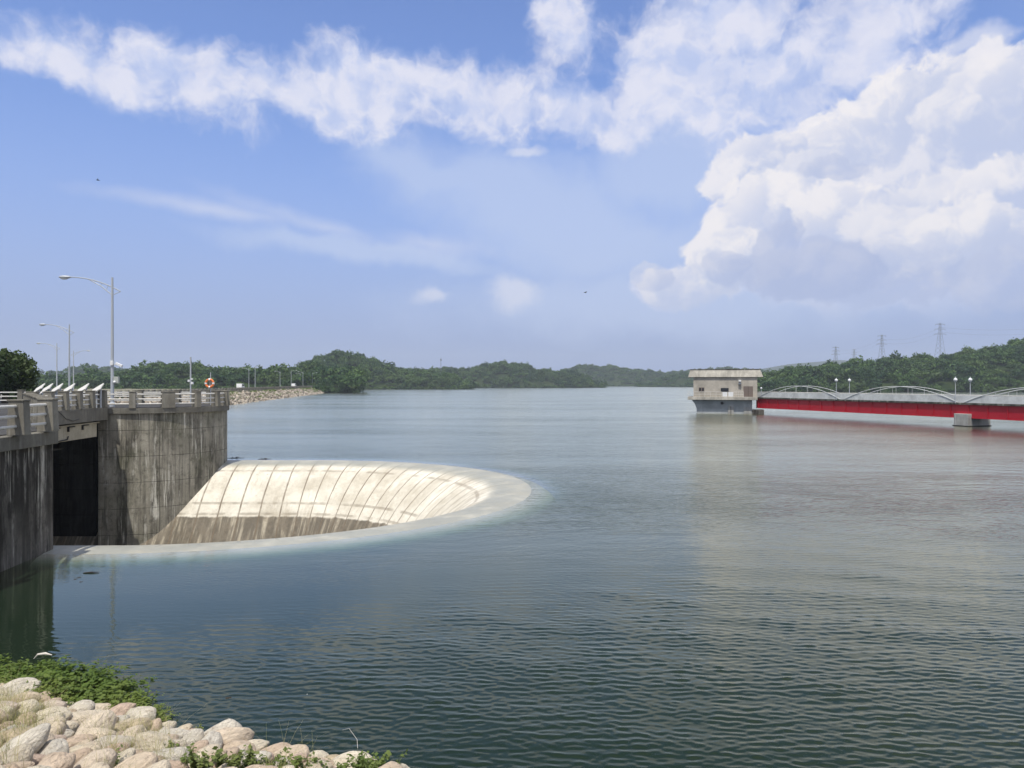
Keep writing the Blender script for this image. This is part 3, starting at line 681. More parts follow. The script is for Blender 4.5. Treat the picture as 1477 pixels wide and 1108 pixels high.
# chunky guard rail along the dam
gr = thing('guard_rail', 'long dark guard rail of blocky posts along the far dam road', 'guard rail')
yy = [118 + 3.72 * k for k in range(98)]
for y in yy:
    x = dam_x(y) + 0.1; MB().frustum(0.6, 0.8, 0.5, 0.7, 0, 1.0, Matrix.Translation((x, y, 3.2))).build('post', M['post'], gr)
for h in (0.35, 0.72):
    MB().tube([(dam_x(y) + 0.1, y, 3.2 + h) for y in (110, 250, 484)], 0.10, 6).build('rail', M['slab'], gr)
# riprap stones
ico = bmesh.new(); bmesh.ops.create_icosphere(ico, subdivisions=1, radius=1.0)
iv = np.array([v.co[:] for v in ico.verts]); ifc = np.array([[v.index for v in f.verts] for f in ico.faces]); ico.free()
n = 3600; Vs, Fs, T = [], [], []
for k in range(n):
    y = 120 + 420 * nrg.random() ** 1.3; u = nrg.random() ** 0.9
    if nrg.random() < 0.5 * (y - 250) / 300 and u < 0.5: continue
    x = dam_x(y) + 1.0 + 6.6 * u; z = 2.75 - (2.75 + 1.4) * (0.4 + 6.6 * u) / 8.4
    s = 0.25 + 0.42 * nrg.random() ** 1.5
    q = iv * (s * (0.7 + 0.6 * nrg.random(3))) * (0.8 + 0.4 * nrg.random((len(iv), 1)))
    Vs.append(q + (x, y, z + 0.1)); Fs.append(ifc + 12 * len(Fs)); T.append(np.full(len(iv), nrg.random()))
tag(link('riprap', np_mesh('riprap', np.vstack(Vs), np.vstack(Fs), M['riprap'], np.concatenate(T))), 'pale broken stones facing the dam slope', 'stones', kind='stuff')

# two white vans on the dam road
def van(label, px, d):
    q = at(px, d); t_ = thing('parked_van', label, 'van', (q.x, q.y, 3.46), math.atan2(1, -0.143), 'vans on the dam road')
    b = MB(); prof = [(-2.3, 0.35), (2.3, 0.35), (2.35, 0.95), (1.75, 1.15), (1.15, 1.85), (-2.2, 1.92), (-2.32, 1.0)]
    b.add([(x, s * 0.85, z) for s in (-1, 1) for x, z in prof], [tuple(range(6, -1, -1)), tuple(range(7, 14))] + [(i, (i + 1) % 7, 7 + (i + 1) % 7, 7 + i) for i in range(7)])
    b.build('body', M['white'], t_, bevel=0.05)
    for s in (-1, 1):
        MB().box(-1.9, 0.95, s * 0.86 - 0.006, s * 0.86 + 0.006, 1.2, 1.7).build('side_window', M['glass'], t_)
        for x in (-1.5, 1.45): MB().tube([(x, s * 0.70, 0.33), (x, s * 0.88, 0.33)], 0.33, 14).build('wheel', M['black'], t_)
    MB().add([(1.76, -0.7, 1.17), (1.76, 0.7, 1.17), (1.20, 0.7, 1.83), (1.20, -0.7, 1.83)], [(0, 1, 2, 3)]).build('windscreen', M['glass'], t_)
    return t_
v1 = van('white van parked on the dam road before the first thin lamp post', 347, 254)
v2 = van('white van far along the dam road beside the fourth thin lamp post', 424, 379)

# ------------------------------------------------------------------ red footbridge and intake tower
TA = Vector((43.9, 137.6, 0)); TB = Vector((57.6, 98.0, 0)); fdv = (TB - TA).normalized(); LT = (TB - TA).length
fn = Vector((-fdv.y, fdv.x, 0))                                   # across, away from the viewer
if fn.x < 0: fn = -fn
Mf = Matrix.Translation(TA) @ Matrix(((fdv.x, fn.x, 0), (fdv.y, fn.y, 0), (0, 0, 1))).to_4x4()
fb_ = thing('footbridge', 'long red girder footbridge with pale parapets and low white arches', 'footbridge')
WB, L2 = 2.3, 2.6 * LT
MB().box(-1.0, L2, 0.0, WB, 2.78, 3.02, Mf).build('deck', M['abutment'], fb_)
for y0 in (0.16, WB - 0.36):
    g = MB().box(-0.6, L2, y0 + 0.06, y0 + 0.14, 1.14, 2.78, Mf).box(-0.6, L2, y0 - 0.04, y0 + 0.24, 1.06, 1.14, Mf)
    for k in range(int(L2 / 2.65)): g.box(k * 2.65, k * 2.65 + 0.06, y0 - 0.06, y0 + 0.06, 1.14, 2.78, Mf)
    g.build('girder', M['red'], fb_)
for y0 in (0.03, WB - 0.09):
    MB().box(0, L2, y0, y0 + 0.06, 3.02, 3.88, Mf).build('parapet', M['parapet'], fb_)
    g = MB().tube([Mf @ Vector((0, y0 + 0.03, 3.97)), Mf @ Vector((L2, y0 + 0.03, 3.97))], 0.035, 6)
    for k in range(int(L2 / 1.3)): g.tube([Mf @ Vector((k * 1.3, y0 + 0.03, 3.02)), Mf @ Vector((k * 1.3, y0 + 0.03, 3.97))], 0.028, 5)
    g.build('handrail', M['rail'], fb_)
    for k in range(5):
        s0, s1 = k * 0.495 * LT + 0.4, (k + 1) * 0.495 * LT - 0.5
        pp = [Mf @ Vector((s0 + (s1 - s0) * u, y0 - 0.02, 3.05 + 2.0 * 4 * u * (1 - u))) for u in np.linspace(0, 1, 25)]
        a_ = MB().tube(pp, 0.048, 7)
        for u in (0.22, 0.36, 0.5, 0.64, 0.78):
            s = s0 + (s1 - s0) * u; a_.tube([Mf @ Vector((s, y0 - 0.02, 3.7)), Mf @ Vector((s, y0 - 0.02, 3.05 + 8 * u * (1 - u)))], 0.02, 5)
        a_.build('arch', M['archpaint'], fb_, True)
for k in (1,):
    s = k * 0.99 * LT + 0.3
    p_ = thing('bridge_pier', 'squat grey concrete pier carrying the red footbridge' if k == 1 else 'concrete pier of the red footbridge beyond the picture edge', 'pier', Mf @ Vector((s, 0, 0)), math.atan2(fdv.y, fdv.x))
    MB().box(-1.05, 1.05, -0.35, 1.3, -4, 1.62).build('block', M['palecol'], p_, bevel=0.04)
    MB().box(-1.0, 1.0, 1.3, WB + 1.2, -4, 1.05).build('block', M['palecol'], p_, bevel=0.04)
    MB().box(-1.15, 1.15, -0.5, WB + 1.2, -4, 0.14).build('footing', M['dark'], p_)
nm_ = ['beside the first arch end, near rail', 'beside the first arch end, far rail', 'above the squat pier, near rail', 'above the squat pier, far rail']
gl0 = None
for k, (s, y_) in enumerate(((0.468, -0.12), (0.468, WB + 0.12), (0.973, -0.12), (0.973, WB + 0.12))):
    if gl0 is None:
        o = gl0 = thing('globe_lamp', '', 'lamp')
        MB().tube([(0, 0, 0), (0, 0, 0.5), (0, 0, 2.75)], [0.07, 0.05, 0.045], 8).build('pole', M['galv'], o, True)
        MB().tube([(0, 0, 2.7), (0, 0, 2.82)], [0.10, 0.14], 8).build('collar', M['galv'], o)
        gb = MB().ball((0, 0, 3.0), 0.24).build('globe', M['lens'], o, True)
        MB().tube([(0, 0, 3.2), (0, 0, 3.42)], [0.10, 0.02], 8).build('cap', M['galv'], gb)
    else: o = copy_tree(gl0)
    o.location = Mf @ Vector((s * LT, y_, 2.95)); tag(o, 'white globe lamp on the red footbridge ' + nm_[k], 'lamp', 'globe lamps of the footbridge')

Q = 138.0 / F
tw = thing('intake_tower', 'beige flat-roofed intake tower on a grey tapered base at the end of the red footbridge', 'tower', (38.3 * 1.029, 142.0, 0), R(-15.5))
tx = lambda px: (px - 1046) * Q
tz = lambda y: EYE - (y - HY) * Q
DP = 4.0
MB().box(tx(1001), tx(1090), -DP + 0.12, DP, tz(573), tz(543)).build('wall', M['towerwall'], tw)
rf = MB(); z0, z1 = tz(544), tz(533.5)
a0 = [(tx(993.5), -DP - 0.16), (tx(1098), -DP - 0.16), (tx(1098), DP + 0.8), (tx(993.5), DP + 0.8)]
a1 = [(tx(996.5), -DP + 0.16), (tx(1094), -DP + 0.16), (tx(1094), DP + 0.45), (tx(996.5), DP + 0.45)]
rf.add([(x, y, z0) for x, y in a0] + [(x, y, z1) for x, y in a1], [(3, 2, 1, 0), (4, 5, 6, 7)] + [(i, (i + 1) % 4, 4 + (i + 1) % 4, 4 + i) for i in range(4)])
rf.build('roof', M['roofc'], tw, bevel=0.03)
MB().box(tx(996), tx(1094.5), -DP + 0.10, DP + 0.5, z1, z1 + 0.14).build('coping', M['abutment'], tw)
MB().box(tx(993), tx(1090), -DP - 0.7, DP + 0.7, tz(577), tz(572.5)).build('platform', M['roofc'], tw, bevel=0.03)
# tapered, boat-like base
bs = MB(); lv = [(-4.0, 1006, 0.0), (tz(590), 1005.5, 0.15), (tz(583), 1003, 0.35), (tz(577), 998.5, 0.65)]
for (z, pl_, k) in lv: bs.v += [(tx(pl_), -DP - k + 0.4, z), (tx(1083), -DP - k + 0.4, z), (tx(1083), DP, z), (tx(pl_), DP, z)]
for i in range(len(lv) - 1):
    for j in range(4): a = 4 * i + j; b = 4 * i + (j + 1) % 4; bs.f.append((a, b, b + 4, a + 4))
bs.f.append((12, 13, 14, 15)); bs.build('base', M['towerbase'], tw)
MB().box(tx(1071.5), tx(1082), -DP + 0.18, -DP + 0.8, -4, tz(577.2)).build('column', M['palecol'], tw, bevel=0.03)
MB().box(tx(1083.2), tx(1099), -DP - 0.9, -DP + 3.2, -4, tz(591)).build('bearing_block', M['abutment'], tw, bevel=0.03)
MB().box(tx(1049.5), tx(1057.5), -DP + 0.10, -DP + 0.6, -0.6, tz(585)).build('gauge_board', M['palecol'], tw)
MB().box(tx(1053), tx(1054), -DP + 0.07, -DP + 0.10, -0.4, tz(586)).build('gauge_scale', M['abutment'], tw)
MB().ball((tx(1041.5), -DP - 0.12, tz(581.5)), 0.26).build('vent_pipe', M['black'], tw)
def window(x0, x1, y0, y1, mull):
    yf = -DP + 0.12
    w_ = MB().box(tx(x0), tx(x1), yf - 0.07, yf - 0.002, tz(y1), tz(y0)).build('window', M['brown'] if mull else M['glass'], tw)
    f_ = 0.10
    g = MB()
    n_ = 2 if mull else 1; wd = (tx(x1) - tx(x0)) / n_
    for k in range(n_): g.box(tx(x0) + wd * k + f_, tx(x0) + wd * (k + 1) - f_, yf - 0.09, yf - 0.072, tz(y1) + f_, tz(y0) - f_)
    g.build('pane', M['glass'], w_)
window(1008.5, 1016.5, 559, 564.8, True); window(1039.5, 1050.5, 559.8, 565, False)
dr = MB().box(tx(1071), tx(1084), -DP + 0.03, -DP + 0.118, tz(572.4), tz(557.3)).build('door', M['brown'], tw)
MB().box(tx(1077.3), tx(1077.7), -DP + 0.01, -DP + 0.028, tz(572.3), tz(557.5)).build('seam', M['black'], dr)
g = MB()
for (x0, x1) in ((993.5, 1041), (1057, 1071)):
    for h in (0.45, 0.9): g.tube([(tx(x0), -DP - 0.6, tz(572.5) + h), (tx(x1), -DP - 0.6, tz(572.5) + h)], 0.03, 5)
    for u in np.linspace(0, 1, 7): g.tube([(tx(x0) + (tx(x1) - tx(x0)) * u, -DP - 0.6, tz(572.5)), (tx(x0) + (tx(x1) - tx(x0)) * u, -DP - 0.6, tz(572.5) + 0.9)], 0.03, 5)
for h in (0.45, 0.9): g.tube([(tx(993.5), -DP - 0.6, tz(572.5) + h), (tx(993.5), DP, tz(572.5) + h)], 0.03, 5)
g.build('balustrade', M['rail'], tw)
for x0 in (1042, 1050): MB().box(tx(x0), tx(x0 + 6.6), -DP - 0.66, -DP - 0.62, tz(572), tz(565.5)).build('notice_board', M['white'], tw)
for (y0, s) in ((549.5, 0.22), (553.5, 0.26)):
    MB().box(tx(1066) - s, tx(1066) + s, -DP - 0.3, -DP + 0.12, tz(y0) - 0.14, tz(y0) + 0.14).build('wall_camera', M['steel_dark'] if s > 0.23 else M['white'], tw, bevel=0.03)  # wall cameras; they give no light
MB().tube([(tx(1044), 0, z1), (tx(1044), 0, z1 + 1.1)], 0.03, 5).build('aerial', M['galv'], tw)
p_ = at(1098, 136, y=562); bl = thing('bulb_lamp', 'small white bulb lamp on a short post where footbridge meets tower', 'lamp', (p_.x, p_.y, 3.02))
MB().tube([(0, 0, 0), (0, 0, 1.5)], 0.04, 6).build('pole', M['galv'], bl); MB().ball((0, 0, 1.62), 0.17).build('globe', M['lens'], bl, True)

# ------------------------------------------------------------------ trees
def leaf_quads(centres, normals, size, jitter=0.5):
    n = len(centres)
    nn = normals + jitter * nrg.normal(size=(n, 3)); nn /= np.linalg.norm(nn, axis=1)[:, None] + 1e-9
    a = np.cross(nn, nrg.normal(size=(n, 3))); a /= np.linalg.norm(a, axis=1)[:, None] + 1e-9
    b = np.cross(nn, a); s = (size * (0.6 + 0.8 * nrg.random(n)))[:, None]
    asp = (0.5 + 0.4 * nrg.random(n))[:, None]
    V = np.stack([centres - a * s, centres - b * s * asp, centres + a * s, centres + b * s * asp], 1).reshape(-1, 3)
    return V, np.arange(4 * n).reshape(n, 4)
def crown(n_clump, n_leaf, leaf, rx=1.0, rz=0.8, z0=1.0, flat=0.0):
    """crown of unit radius: leaf clumps spread through the volume"""
    C_, N_ = [], []
    for k in range(n_clump):
        d = nrg.normal(size=3); d /= np.linalg.norm(d); d[2] = abs(d[2]) * 0.9 - 0.25
        c = d * np.array([rx, rx, rz]) * (0.40 + 0.5 * nrg.random()); r = 0.20 + 0.20 * nrg.random()
        q = nrg.normal(size=(n_leaf, 3)); q /= np.linalg.norm(q, axis=1)[:, None]
        C_.append(c + q * r * (0.55 + 0.5 * nrg.random((n_leaf, 1))) * np.array([1, 1, 0.8])); N_.append(q)
    C_ = np.vstack(C_); C_[:, 2] += z0
    return leaf_quads(C_, np.vstack(N_), leaf)
protos = [crown(15, 26, 0.10, 1.0, 0.8 + 0.25 * (k % 3), 0.50) for k in range(7)]

def interp(px, pts):
    return float(np.interp(px, [p[0] for p in pts], [p[1] for p in pts]))
# name, skyline (photo column, row), distance of the shore, how far back the ridge stands, tree radius, trees, individual trees, leaf material
HILLS = [
 ('far left ridge', [(-60, 520), (30, 527), (60, 535), (92, 533), (112, 526), (140, 525), (180, 532), (300, 534), (460, 533)], 1150, 130, 5.2, 520, 0),
 ('wood behind the dam', [(-120, 548), (20, 548), (60, 544), (110, 543), (150, 541), (178, 531), (210, 527), (240, 525), (262, 518), (290, 525), (330, 531), (370, 531), (410, 527), (450, 524), (520, 530)], 430, 90, 6.0, 400, 120),
 ('peaked hill', [(400, 545), (425, 533), (440, 522), (455, 514), (472, 509), (490, 505), (508, 508), (530, 517), (560, 527), (590, 532), (620, 536), (650, 541), (668, 549), (680, 559)], 690, 90, 5.2, 580, 90),
 ('low ridge beyond the peaked hill', [(555, 534), (600, 531), (640, 530), (680, 530), (705, 523), (730, 521), (760, 526), (790, 532), (830, 537), (850, 543), (864, 552), (872, 560)], 930, 110, 5.6, 640, 0),
 ('far ridge', [(780, 540), (822, 530), (836, 525), (870, 526), (910, 530), (940, 534), (965, 537), (990, 533), (1050, 529), (1110, 534), (1180, 540)], 1400, 160, 5.2, 1000, 0),
 ('far point', [(918, 559), (940, 550), (960, 542), (985, 537), (1010, 535), (1060, 537), (1110, 540), (1170, 545)], 1150, 90, 4.8, 420, 0),
 ('far blue mountain', [(1040, 545), (1100, 532), (1140, 525), (1180, 522), (1212, 519), (1245, 523), (1300, 527), (1400, 524), (1560, 520)], 3300, 500, 0, 0, 0),
 ('wooded hill', [(1060, 556), (1085, 544), (1110, 537), (1150, 531), (1200, 525), (1250, 520), (1300, 514), (1350, 510), (1400, 504), (1440, 497), (1477, 488), (1560, 474), (1680, 470)], 470, 120, 5.8, 900, 110),
]
tree_n = 0
tree_meshes = [np_mesh('broadleaf_tree', v, f, M['leaf'], np.repeat(nrg.random(len(f)) * 0.25, 4)) for v, f in protos]
labs = {'wood behind the dam': 'green broadleaf tree in the wood behind the dam road', 'peaked hill': 'green broadleaf tree on the shore slope of the peaked hill', 'wooded hill': 'green broadleaf tree on the wooded hill behind the red footbridge'}
for (nm_, sky_, d0, back, tr, nt, ni) in HILLS:
    pxs = np.arange(sky_[0][0], sky_[-1][0] + 0.1, 6.0 if d0 < 2000 else 12.0); NTq = 10
    def hill_pt(px, t_):
        th = tr * 1.25; dr = d0 + back
        zr = EYE + (HY - interp(px, sky_)) * dr / F - th
        d = d0 + back * t_
        edge = 1.0
        z = (max(zr, 0.3)) * (math.sin(min(t_, 1.0) * math.pi / 2) ** 0.85 if t_ <= 1 else max(0.0, 1 - (t_ - 1) * 0.8)) if t_ > 0 else -1.5
        return Vector(((px - CX) * d / F, d, z + (mnoise.noise(Vector((px * 0.05, t_ * 4, d0))) * tr * 0.35 if t_ > 0.05 else 0)))
    V, Fq = [], []
    ts = [-0.12, 0.0, 0.06, 0.15, 0.3, 0.45, 0.6, 0.75, 0.9, 1.0, 1.25, 1.7, 2.2]
    for px in pxs:
        for t_ in ts: V.append(hill_pt(px, t_))
    k = len(ts)
    for i in range(len(pxs) - 1):
        for j in range(k - 1): a = i * k + j; Fq.append((a, a + k, a + k + 1, a + 1))
    tag(MB().add(V, Fq).build('hills', M['hill'], smooth=True), nm_ + ' ground', 'hill', kind='structure')
    if not nt: continue
    cand = []
    for _ in range(nt):
        px = nrg.uniform(sky_[0][0], sky_[-1][0]); t_ = 0.02 + 1.08 * nrg.random() ** 0.85
        p = hill_pt(px, t_); s = tr * (0.55 + 0.80 * nrg.random() ** 1.3)
        big = nrg.random() < 0.06
        cand.append((p, s * (1.25 if big else 1.0), nrg.random() * 6.28, t_, px))
    for i in range(int((pxs[-1] - pxs[0]) * d0 / F / (tr * 1.1))):        # shoreline fringe
        px = pxs[0] + (pxs[-1] - pxs[0]) * (i + nrg.random()) / max(1, int((pxs[-1] - pxs[0]) * d0 / F / (tr * 1.1)))
        p = hill_pt(px, 0.01); p.z = -0.6; cand.append((p, tr * (0.55 + 0.35 * nrg.random()), nrg.random() * 6.28, 0.0, px))
    vis = [c_ for c_ in cand if -25 < c_[4] < 1500]
    vis.sort(key=lambda c_: c_[0].y / c_[1] + (0 if c_[3] < 0.9 else 20) + nrg.random() * 40)
    ind = vis[:ni]; ids = set(id(c_) for c_ in ind)
    for c_ in ind:
        p, s, a, _, _ = c_
        o = link('broadleaf_tree', tree_meshes[tree_n % 7]); tree_n += 1
        o.location = p; o.rotation_euler = (0, 0, a); o.scale = (s, s, s * (0.85 + 0.3 * nrg.random()))
        tag(o, labs[nm_], 'tree', 'trees of the ' + nm_)
    Vs, Fs, T = [], [], []; b = 0
    for c_ in cand:
        if id(c_) in ids: continue
        p, s, a, _, _ = c_; v, f = protos[int(nrg.integers(7))]
        ca, sa = math.cos(a), math.sin(a); zz = s * (0.85 + 0.3 * nrg.random())
        Vs.append(np.stack([(v[:, 0] * ca - v[:, 1] * sa) * s + p.x, (v[:, 0] * sa + v[:, 1] * ca) * s + p.y, v[:, 2] * zz + p.z], 1))
        Fs.append(f + b); b += len(v); T.append(np.full(len(v), nrg.random()) + np.repeat(nrg.random(len(f)) * 0.15, 4))
    tag(link('woods', np_mesh('woods', np.vstack(Vs), np.vstack(Fs), M['leaf'], np.concatenate(T))), 'dense green woods covering the ' + nm_, 'woods', kind='stuff')

# green scrub along the top of the stone slope
C_, N_, T_ = [], [], []
for k in range(900):
    y = 205 + 270 * nrg.random() ** 0.8; u = nrg.random() ** 1.6
    if mnoise.noise(Vector((y * 0.04, u * 1.5, 2.0))) < -0.05: continue
    x = dam_x(y) + 0.6 + 4.2 * u; z = 2.75 - 4.15 * (0.2 + 4.2 * u) / 8.4; r_ = 0.35 + 0.6 * nrg.random()
    q = nrg.normal(size=(34, 3)); q /= np.linalg.norm(q, axis=1)[:, None]; q[:, 2] = np.abs(q[:, 2])
    C_.append(np.array([x, y, z + 0.15]) + q * r_ * (0.5 + 0.5 * nrg.random((34, 1))) * np.array([1.2, 1.2, 0.8])); N_.append(q); T_.append(np.full(34 * 4, nrg.random()))
v, f = leaf_quads(np.vstack(C_), np.vstack(N_), 0.14)
tag(link('undergrowth', np_mesh('undergrowth', v, f, M['shrub'], np.concatenate(T_))), 'green scrub growing along the top of the stone slope of the dam', 'scrub', kind='stuff')

# the dark tree by the road at the left edge
def big_tree(label, loc_, r, h, leafmat, seed_clumps=60, leaf=0.17):
    t_ = thing('roadside_tree', label, 'tree', loc_)
    b = MB().tube([(0, 0, -0.3), (0.1, 0, h * 0.25), (0.0, 0.1, h * 0.5), (0.15, 0.1, h * 0.8)], [0.28, 0.22, 0.16, 0.06], 9)
    for k in range(7):
        a = k * 0.9; z = h * (0.28 + 0.06 * k); e = Vector((math.cos(a) * r * 0.7, math.sin(a) * r * 0.7, z + r * 0.45))
        b.tube([(0.05, 0.05, z), (e.x * 0.5, e.y * 0.5, z + r * 0.3), e], [0.10, 0.07, 0.03], 6)
    b.build('trunk', M['bark'], t_, True)
    C_, N_ = [], []
    for k in range(seed_clumps):
        d = nrg.normal(size=3); d /= np.linalg.norm(d)
        c = np.array([0, 0, h * 0.58]) + d * np.array([r, r, h * 0.42]) * (0.45 + 0.5 * nrg.random())
        q = nrg.normal(size=(110, 3)); q /= np.linalg.norm(q, axis=1)[:, None]
        C_.append(c + q * (0.5 + 0.45 * nrg.random()) * (0.4 + 0.6 * nrg.random((110, 1)))); N_.append(q)
    v, f = leaf_quads(np.vstack(C_), np.vstack(N_), leaf)
    link('crown', np_mesh('crown', v, f, leafmat, np.repeat(nrg.random(len(f)) * 0.2, 4)), t_)
    return t_
q = at(6, 74); big_tree('dense dark green tree beside the road at the far end of the abutment', (q.x, q.y, 3.4), 2.7, 5.2, M['leaf_dark'])
q = at(-30, 70); big_tree('dark green tree cut by the picture edge, behind the dense dark tree', (q.x, q.y, 3.4), 2.6, 4.6, M['leaf_dark'])
q = at(38, 80); big_tree('small low dark tree on the dam side of the dense dark tree', (q.x, q.y, 2.6), 1.6, 2.6, M['leaf_dark'], 34)

# ------------------------------------------------------------------ pylons, wires, mast
def pylon(label, px, d, ytop, H):
    q = at(px, d, y=ytop); t_ = thing('pylon', label, 'pylon', (q.x, q.y, q.z - H), R(12), 'pylons on the ridge')
    wdt = lambda z: 0.19 * H * (1 - z / H) ** 1.3 + 1.2 if z < H * 0.6 else 1.2 + 0.19 * H * 0.4 ** 1.3 * max(0, (1 - (z - H * .6) / (H * .4)))
    b = MB(); zs = [H * f for f in (0, 0.14, 0.27, 0.39, 0.5, 0.6, 0.68, 0.76, 0.84, 0.92, 1.0)]; rr = 0.125 * d / 900
    for z0_, z1_ in zip(zs, zs[1:]):
        w0, w1 = wdt(z0_) / 2, wdt(z1_) / 2
        c0 = [Vector((sx * w0, sy * w0, z0_)) for sx, sy in ((-1, -1), (1, -1), (1, 1), (-1, 1))]
        c1 = [Vector((sx * w1, sy * w1, z1_)) for sx, sy in ((-1, -1), (1, -1), (1, 1), (-1, 1))]
        for k in range(4):
            b.tube([c0[k], c1[k]], rr * 1.2, 4); b.tube([c0[k], c1[(k + 1) % 4]], rr * 0.5, 4); b.tube([c0[(k + 1) % 4], c1[k]], rr * 0.5, 4)
    b.build('lattice_mast', M['steel_dark'], t_)
    for f, l in ((0.70, 8.0), (0.83, 7.2), (0.96, 6.4)):
        z = H * f; g = MB()
        for s in (-1, 1):
            g.tube([(0, -0.6, z), (s * l, 0, z + 0.2)], rr, 4).tube([(0, 0.6, z), (s * l, 0, z + 0.2)], rr, 4).tube([(0, 0, z + 1.5), (s * l, 0, z + 0.2)], rr * 0.8, 4)
            g.tube([(s * l, 0, z + 0.2), (s * l, 0, z - 1.3)], rr * 1.2, 4)
        g.build('cross_arm', M['steel_dark'], t_)
    return q.z - H, q, t_
P1 = pylon('tallest grey lattice pylon, above the highest part of the wooded hill', 1356, 900, 466, 44)
P2 = pylon('middle-sized lattice pylon between the tallest and the smallest along the ridge', 1272, 1080, 483, 44)
P3 = pylon('smaller lattice pylon over the left shoulder of the wooded hill', 1205.5, 1350, 500, 46)
P4 = pylon('faint tiny pylon between the two smaller ones', 1232, 2100, 504, 46)
P5q = at(1600, 780, y=452)
for k, (A_, B_, la) in enumerate(((P1[1], P2[1], 'between the tallest and the middle pylon'), (P2[1], P3[1], 'between the middle and the smaller pylon'), (P5q, P1[1], 'running from the tallest pylon out of the picture'))):
    for j, (dz_, ln) in enumerate(((-5, 'upper'), (-10.5, 'lower'))):
        a_ = A_ + Vector((0, 0, dz_)); b_ = B_ + Vector((0, 0, dz_))
        pts = [a_.lerp(b_, u) - Vector((0, 0, 7 * 4 * u * (1 - u))) for u in np.linspace(0, 1, 17)]
        tag(MB().tube(pts, 0.055, 4).build('power_line', M['steel_dark']), f'{ln} thin power line {la}', 'power line', 'power lines')
q = at(636, 1015, y=516); ms = thing('radio_mast', 'thin radio mast on the low wooded ridge across the water', 'mast', (q.x, q.y, q.z - 28))
MB().tube([(0, 0, 0), (0, 0, 28)], [0.5, 0.25], 6).build('mast', M['steel_dark'], ms)
MB().box(-0.9, 0.9, -0.3, 0.3, 24.0, 26.0).build('antenna', M['steel_dark'], ms)

# ------------------------------------------------------------------ foreground bank
BP = Vector((-1.68, 10.46, 0)); BNn = Vector((-0.378, -0.926, 0)); BT = Vector((-0.926, 0.378, 0)); SL = 0.36
def bank_z(m_): return 0.02 + SL * m_ if m_ > -3 else -1.1
def bank_pt(s, m_): p = BP + BT * s + BNn * m_; return Vector((p.x, p.y, bank_z(m_)))
V, Fq = [], []; ss = np.linspace(-14, 15, 59); mm = np.linspace(-5, 14, 39)
for s in ss:
    for m_ in mm:
        p = bank_pt(s, m_); p.z += 0.06 * mnoise.noise(p * 1.3) - 0.05 + (0.0 if m_ < 7 else -0.3 * (m_ - 7)); V.append(p)
for i in range(len(ss) - 1):
    for j in range(len(mm) - 1): a = i * 39 + j; Fq.append((a, a + 1, a + 40, a + 39))
tag(MB().add(V, Fq).build('bank', M['soil'], smooth=True), 'brown soil of the stone-covered bank', 'bank', kind='structure')

# boulder shapes
rock_meshes = []
for k in range(14):
    bm = bmesh.new(); bmesh.ops.create_icosphere(bm, subdivisions=4, radius=1.0)
    off = Vector((k * 7.3, k * 3.1, k * 1.7)); cuts = []
    for _ in range(4):
        n_ = Vector((rng.gauss(0, 1), rng.gauss(0, 1), rng.gauss(0, 1))).normalized(); cuts.append((n_, rng.uniform(0.66, 0.9)))
    for v in bm.verts:
        p = v.co.copy()
        for n_, c_ in cuts:                                            # soft flattened sides
            e = p.dot(n_) - c_
            if e > 0: p -= n_ * e * 0.75
        p *= 1 + 0.16 * mnoise.noise(p * 0.9 + off) + 0.05 * mnoise.noise(p * 2.6 + off) + 0.012 * mnoise.noise(p * 8 + off)
        v.co = p
    me = bpy.data.meshes.new('boulder'); bm.to_mesh(me); bm.free()
    me.polygons.foreach_set('use_smooth', [True] * len(me.polygons)); me.materials.append(M['boulder']); rock_meshes.append(me)
def in_frame(p, mg=60):
    if p.y < 1: return False
    px = CX + p.x / p.y * F; py = HY + (EYE - p.z) / p.y * F
    return -mg < px < 1477 + mg and py < 1108 + mg * 1.3
placed = []; tries = 0
while tries < 9000 and len(placed) < 298:
    tries += 1
    s = rng.uniform(-1.2, 12.5); m_ = rng.uniform(-0.15, 6.5)
    p = bank_pt(s, m_)
    if not in_frame(p): continue
    r_ = rng.choice((0.14, 0.155, 0.17, 0.185, 0.205, 0.24)) * (1.0 if tries < 2500 else 0.78) * (0.9 if m_ > 2.5 else 1.0)
    if any((p - q_).length < (r_ + rq) * 0.93 for q_, rq in placed): continue
    placed.append((p, r_))
rk = 0
for p, r_ in placed:
    o = link('boulder', rock_meshes[rk % 14]); rk += 1
    el_ = rng.uniform(1.2, 1.8)
    o.location = p + Vector((0, 0, r_ * 0.58)); o.scale = (r_ * el_ * 1.02, r_ * 0.92, r_ * rng.uniform(0.68, 0.95))
    o.rotation_euler = (rng.uniform(-0.4, 0.4), rng.uniform(-0.55, 0.15), rng.gauss(0.75, 0.42))
    tag(o, 'smooth rounded pale boulder packed among others in the stone bank', 'boulder', 'boulders of the stone bank')

# low green shrubs between stones and water
def shrub_mesh(nb=26, nl=26, leaf=0.045):
    V, Fq, b = [], [], 0; C_, N_ = [], []
    for k in range(nb):
        a = nrg.random() * 6.28; rr_ = 0.5 * nrg.random() ** 0.6; base_ = np.array([0, 0, 0.0])
        tip = np.array([math.cos(a) * rr_ * 1.3, math.sin(a) * rr_ * 1.3, 0.22 + 0.33 * nrg.random() * (1.2 - rr_)])
        for j in range(nl):
            u = 0.25 + 0.75 * nrg.random(); c = base_ + (tip - base_) * u + np.array([0, 0, 0.10 * math.sin(u * 3)]) + nrg.normal(size=3) * 0.045
            C_.append(c); N_.append(np.array([math.cos(a) * 0.4, math.sin(a) * 0.4, 1.0]))
    return leaf_quads(np.array(C_), np.array(N_), leaf, 0.45)
sm = []
for k in range(4):
    v, f = shrub_mesh(44, 34, 0.034); sm.append(np_mesh('shrub', v, f, M['shrub'], np.repeat(nrg.random(len(f)) * 0.3, 4)))
k = 0
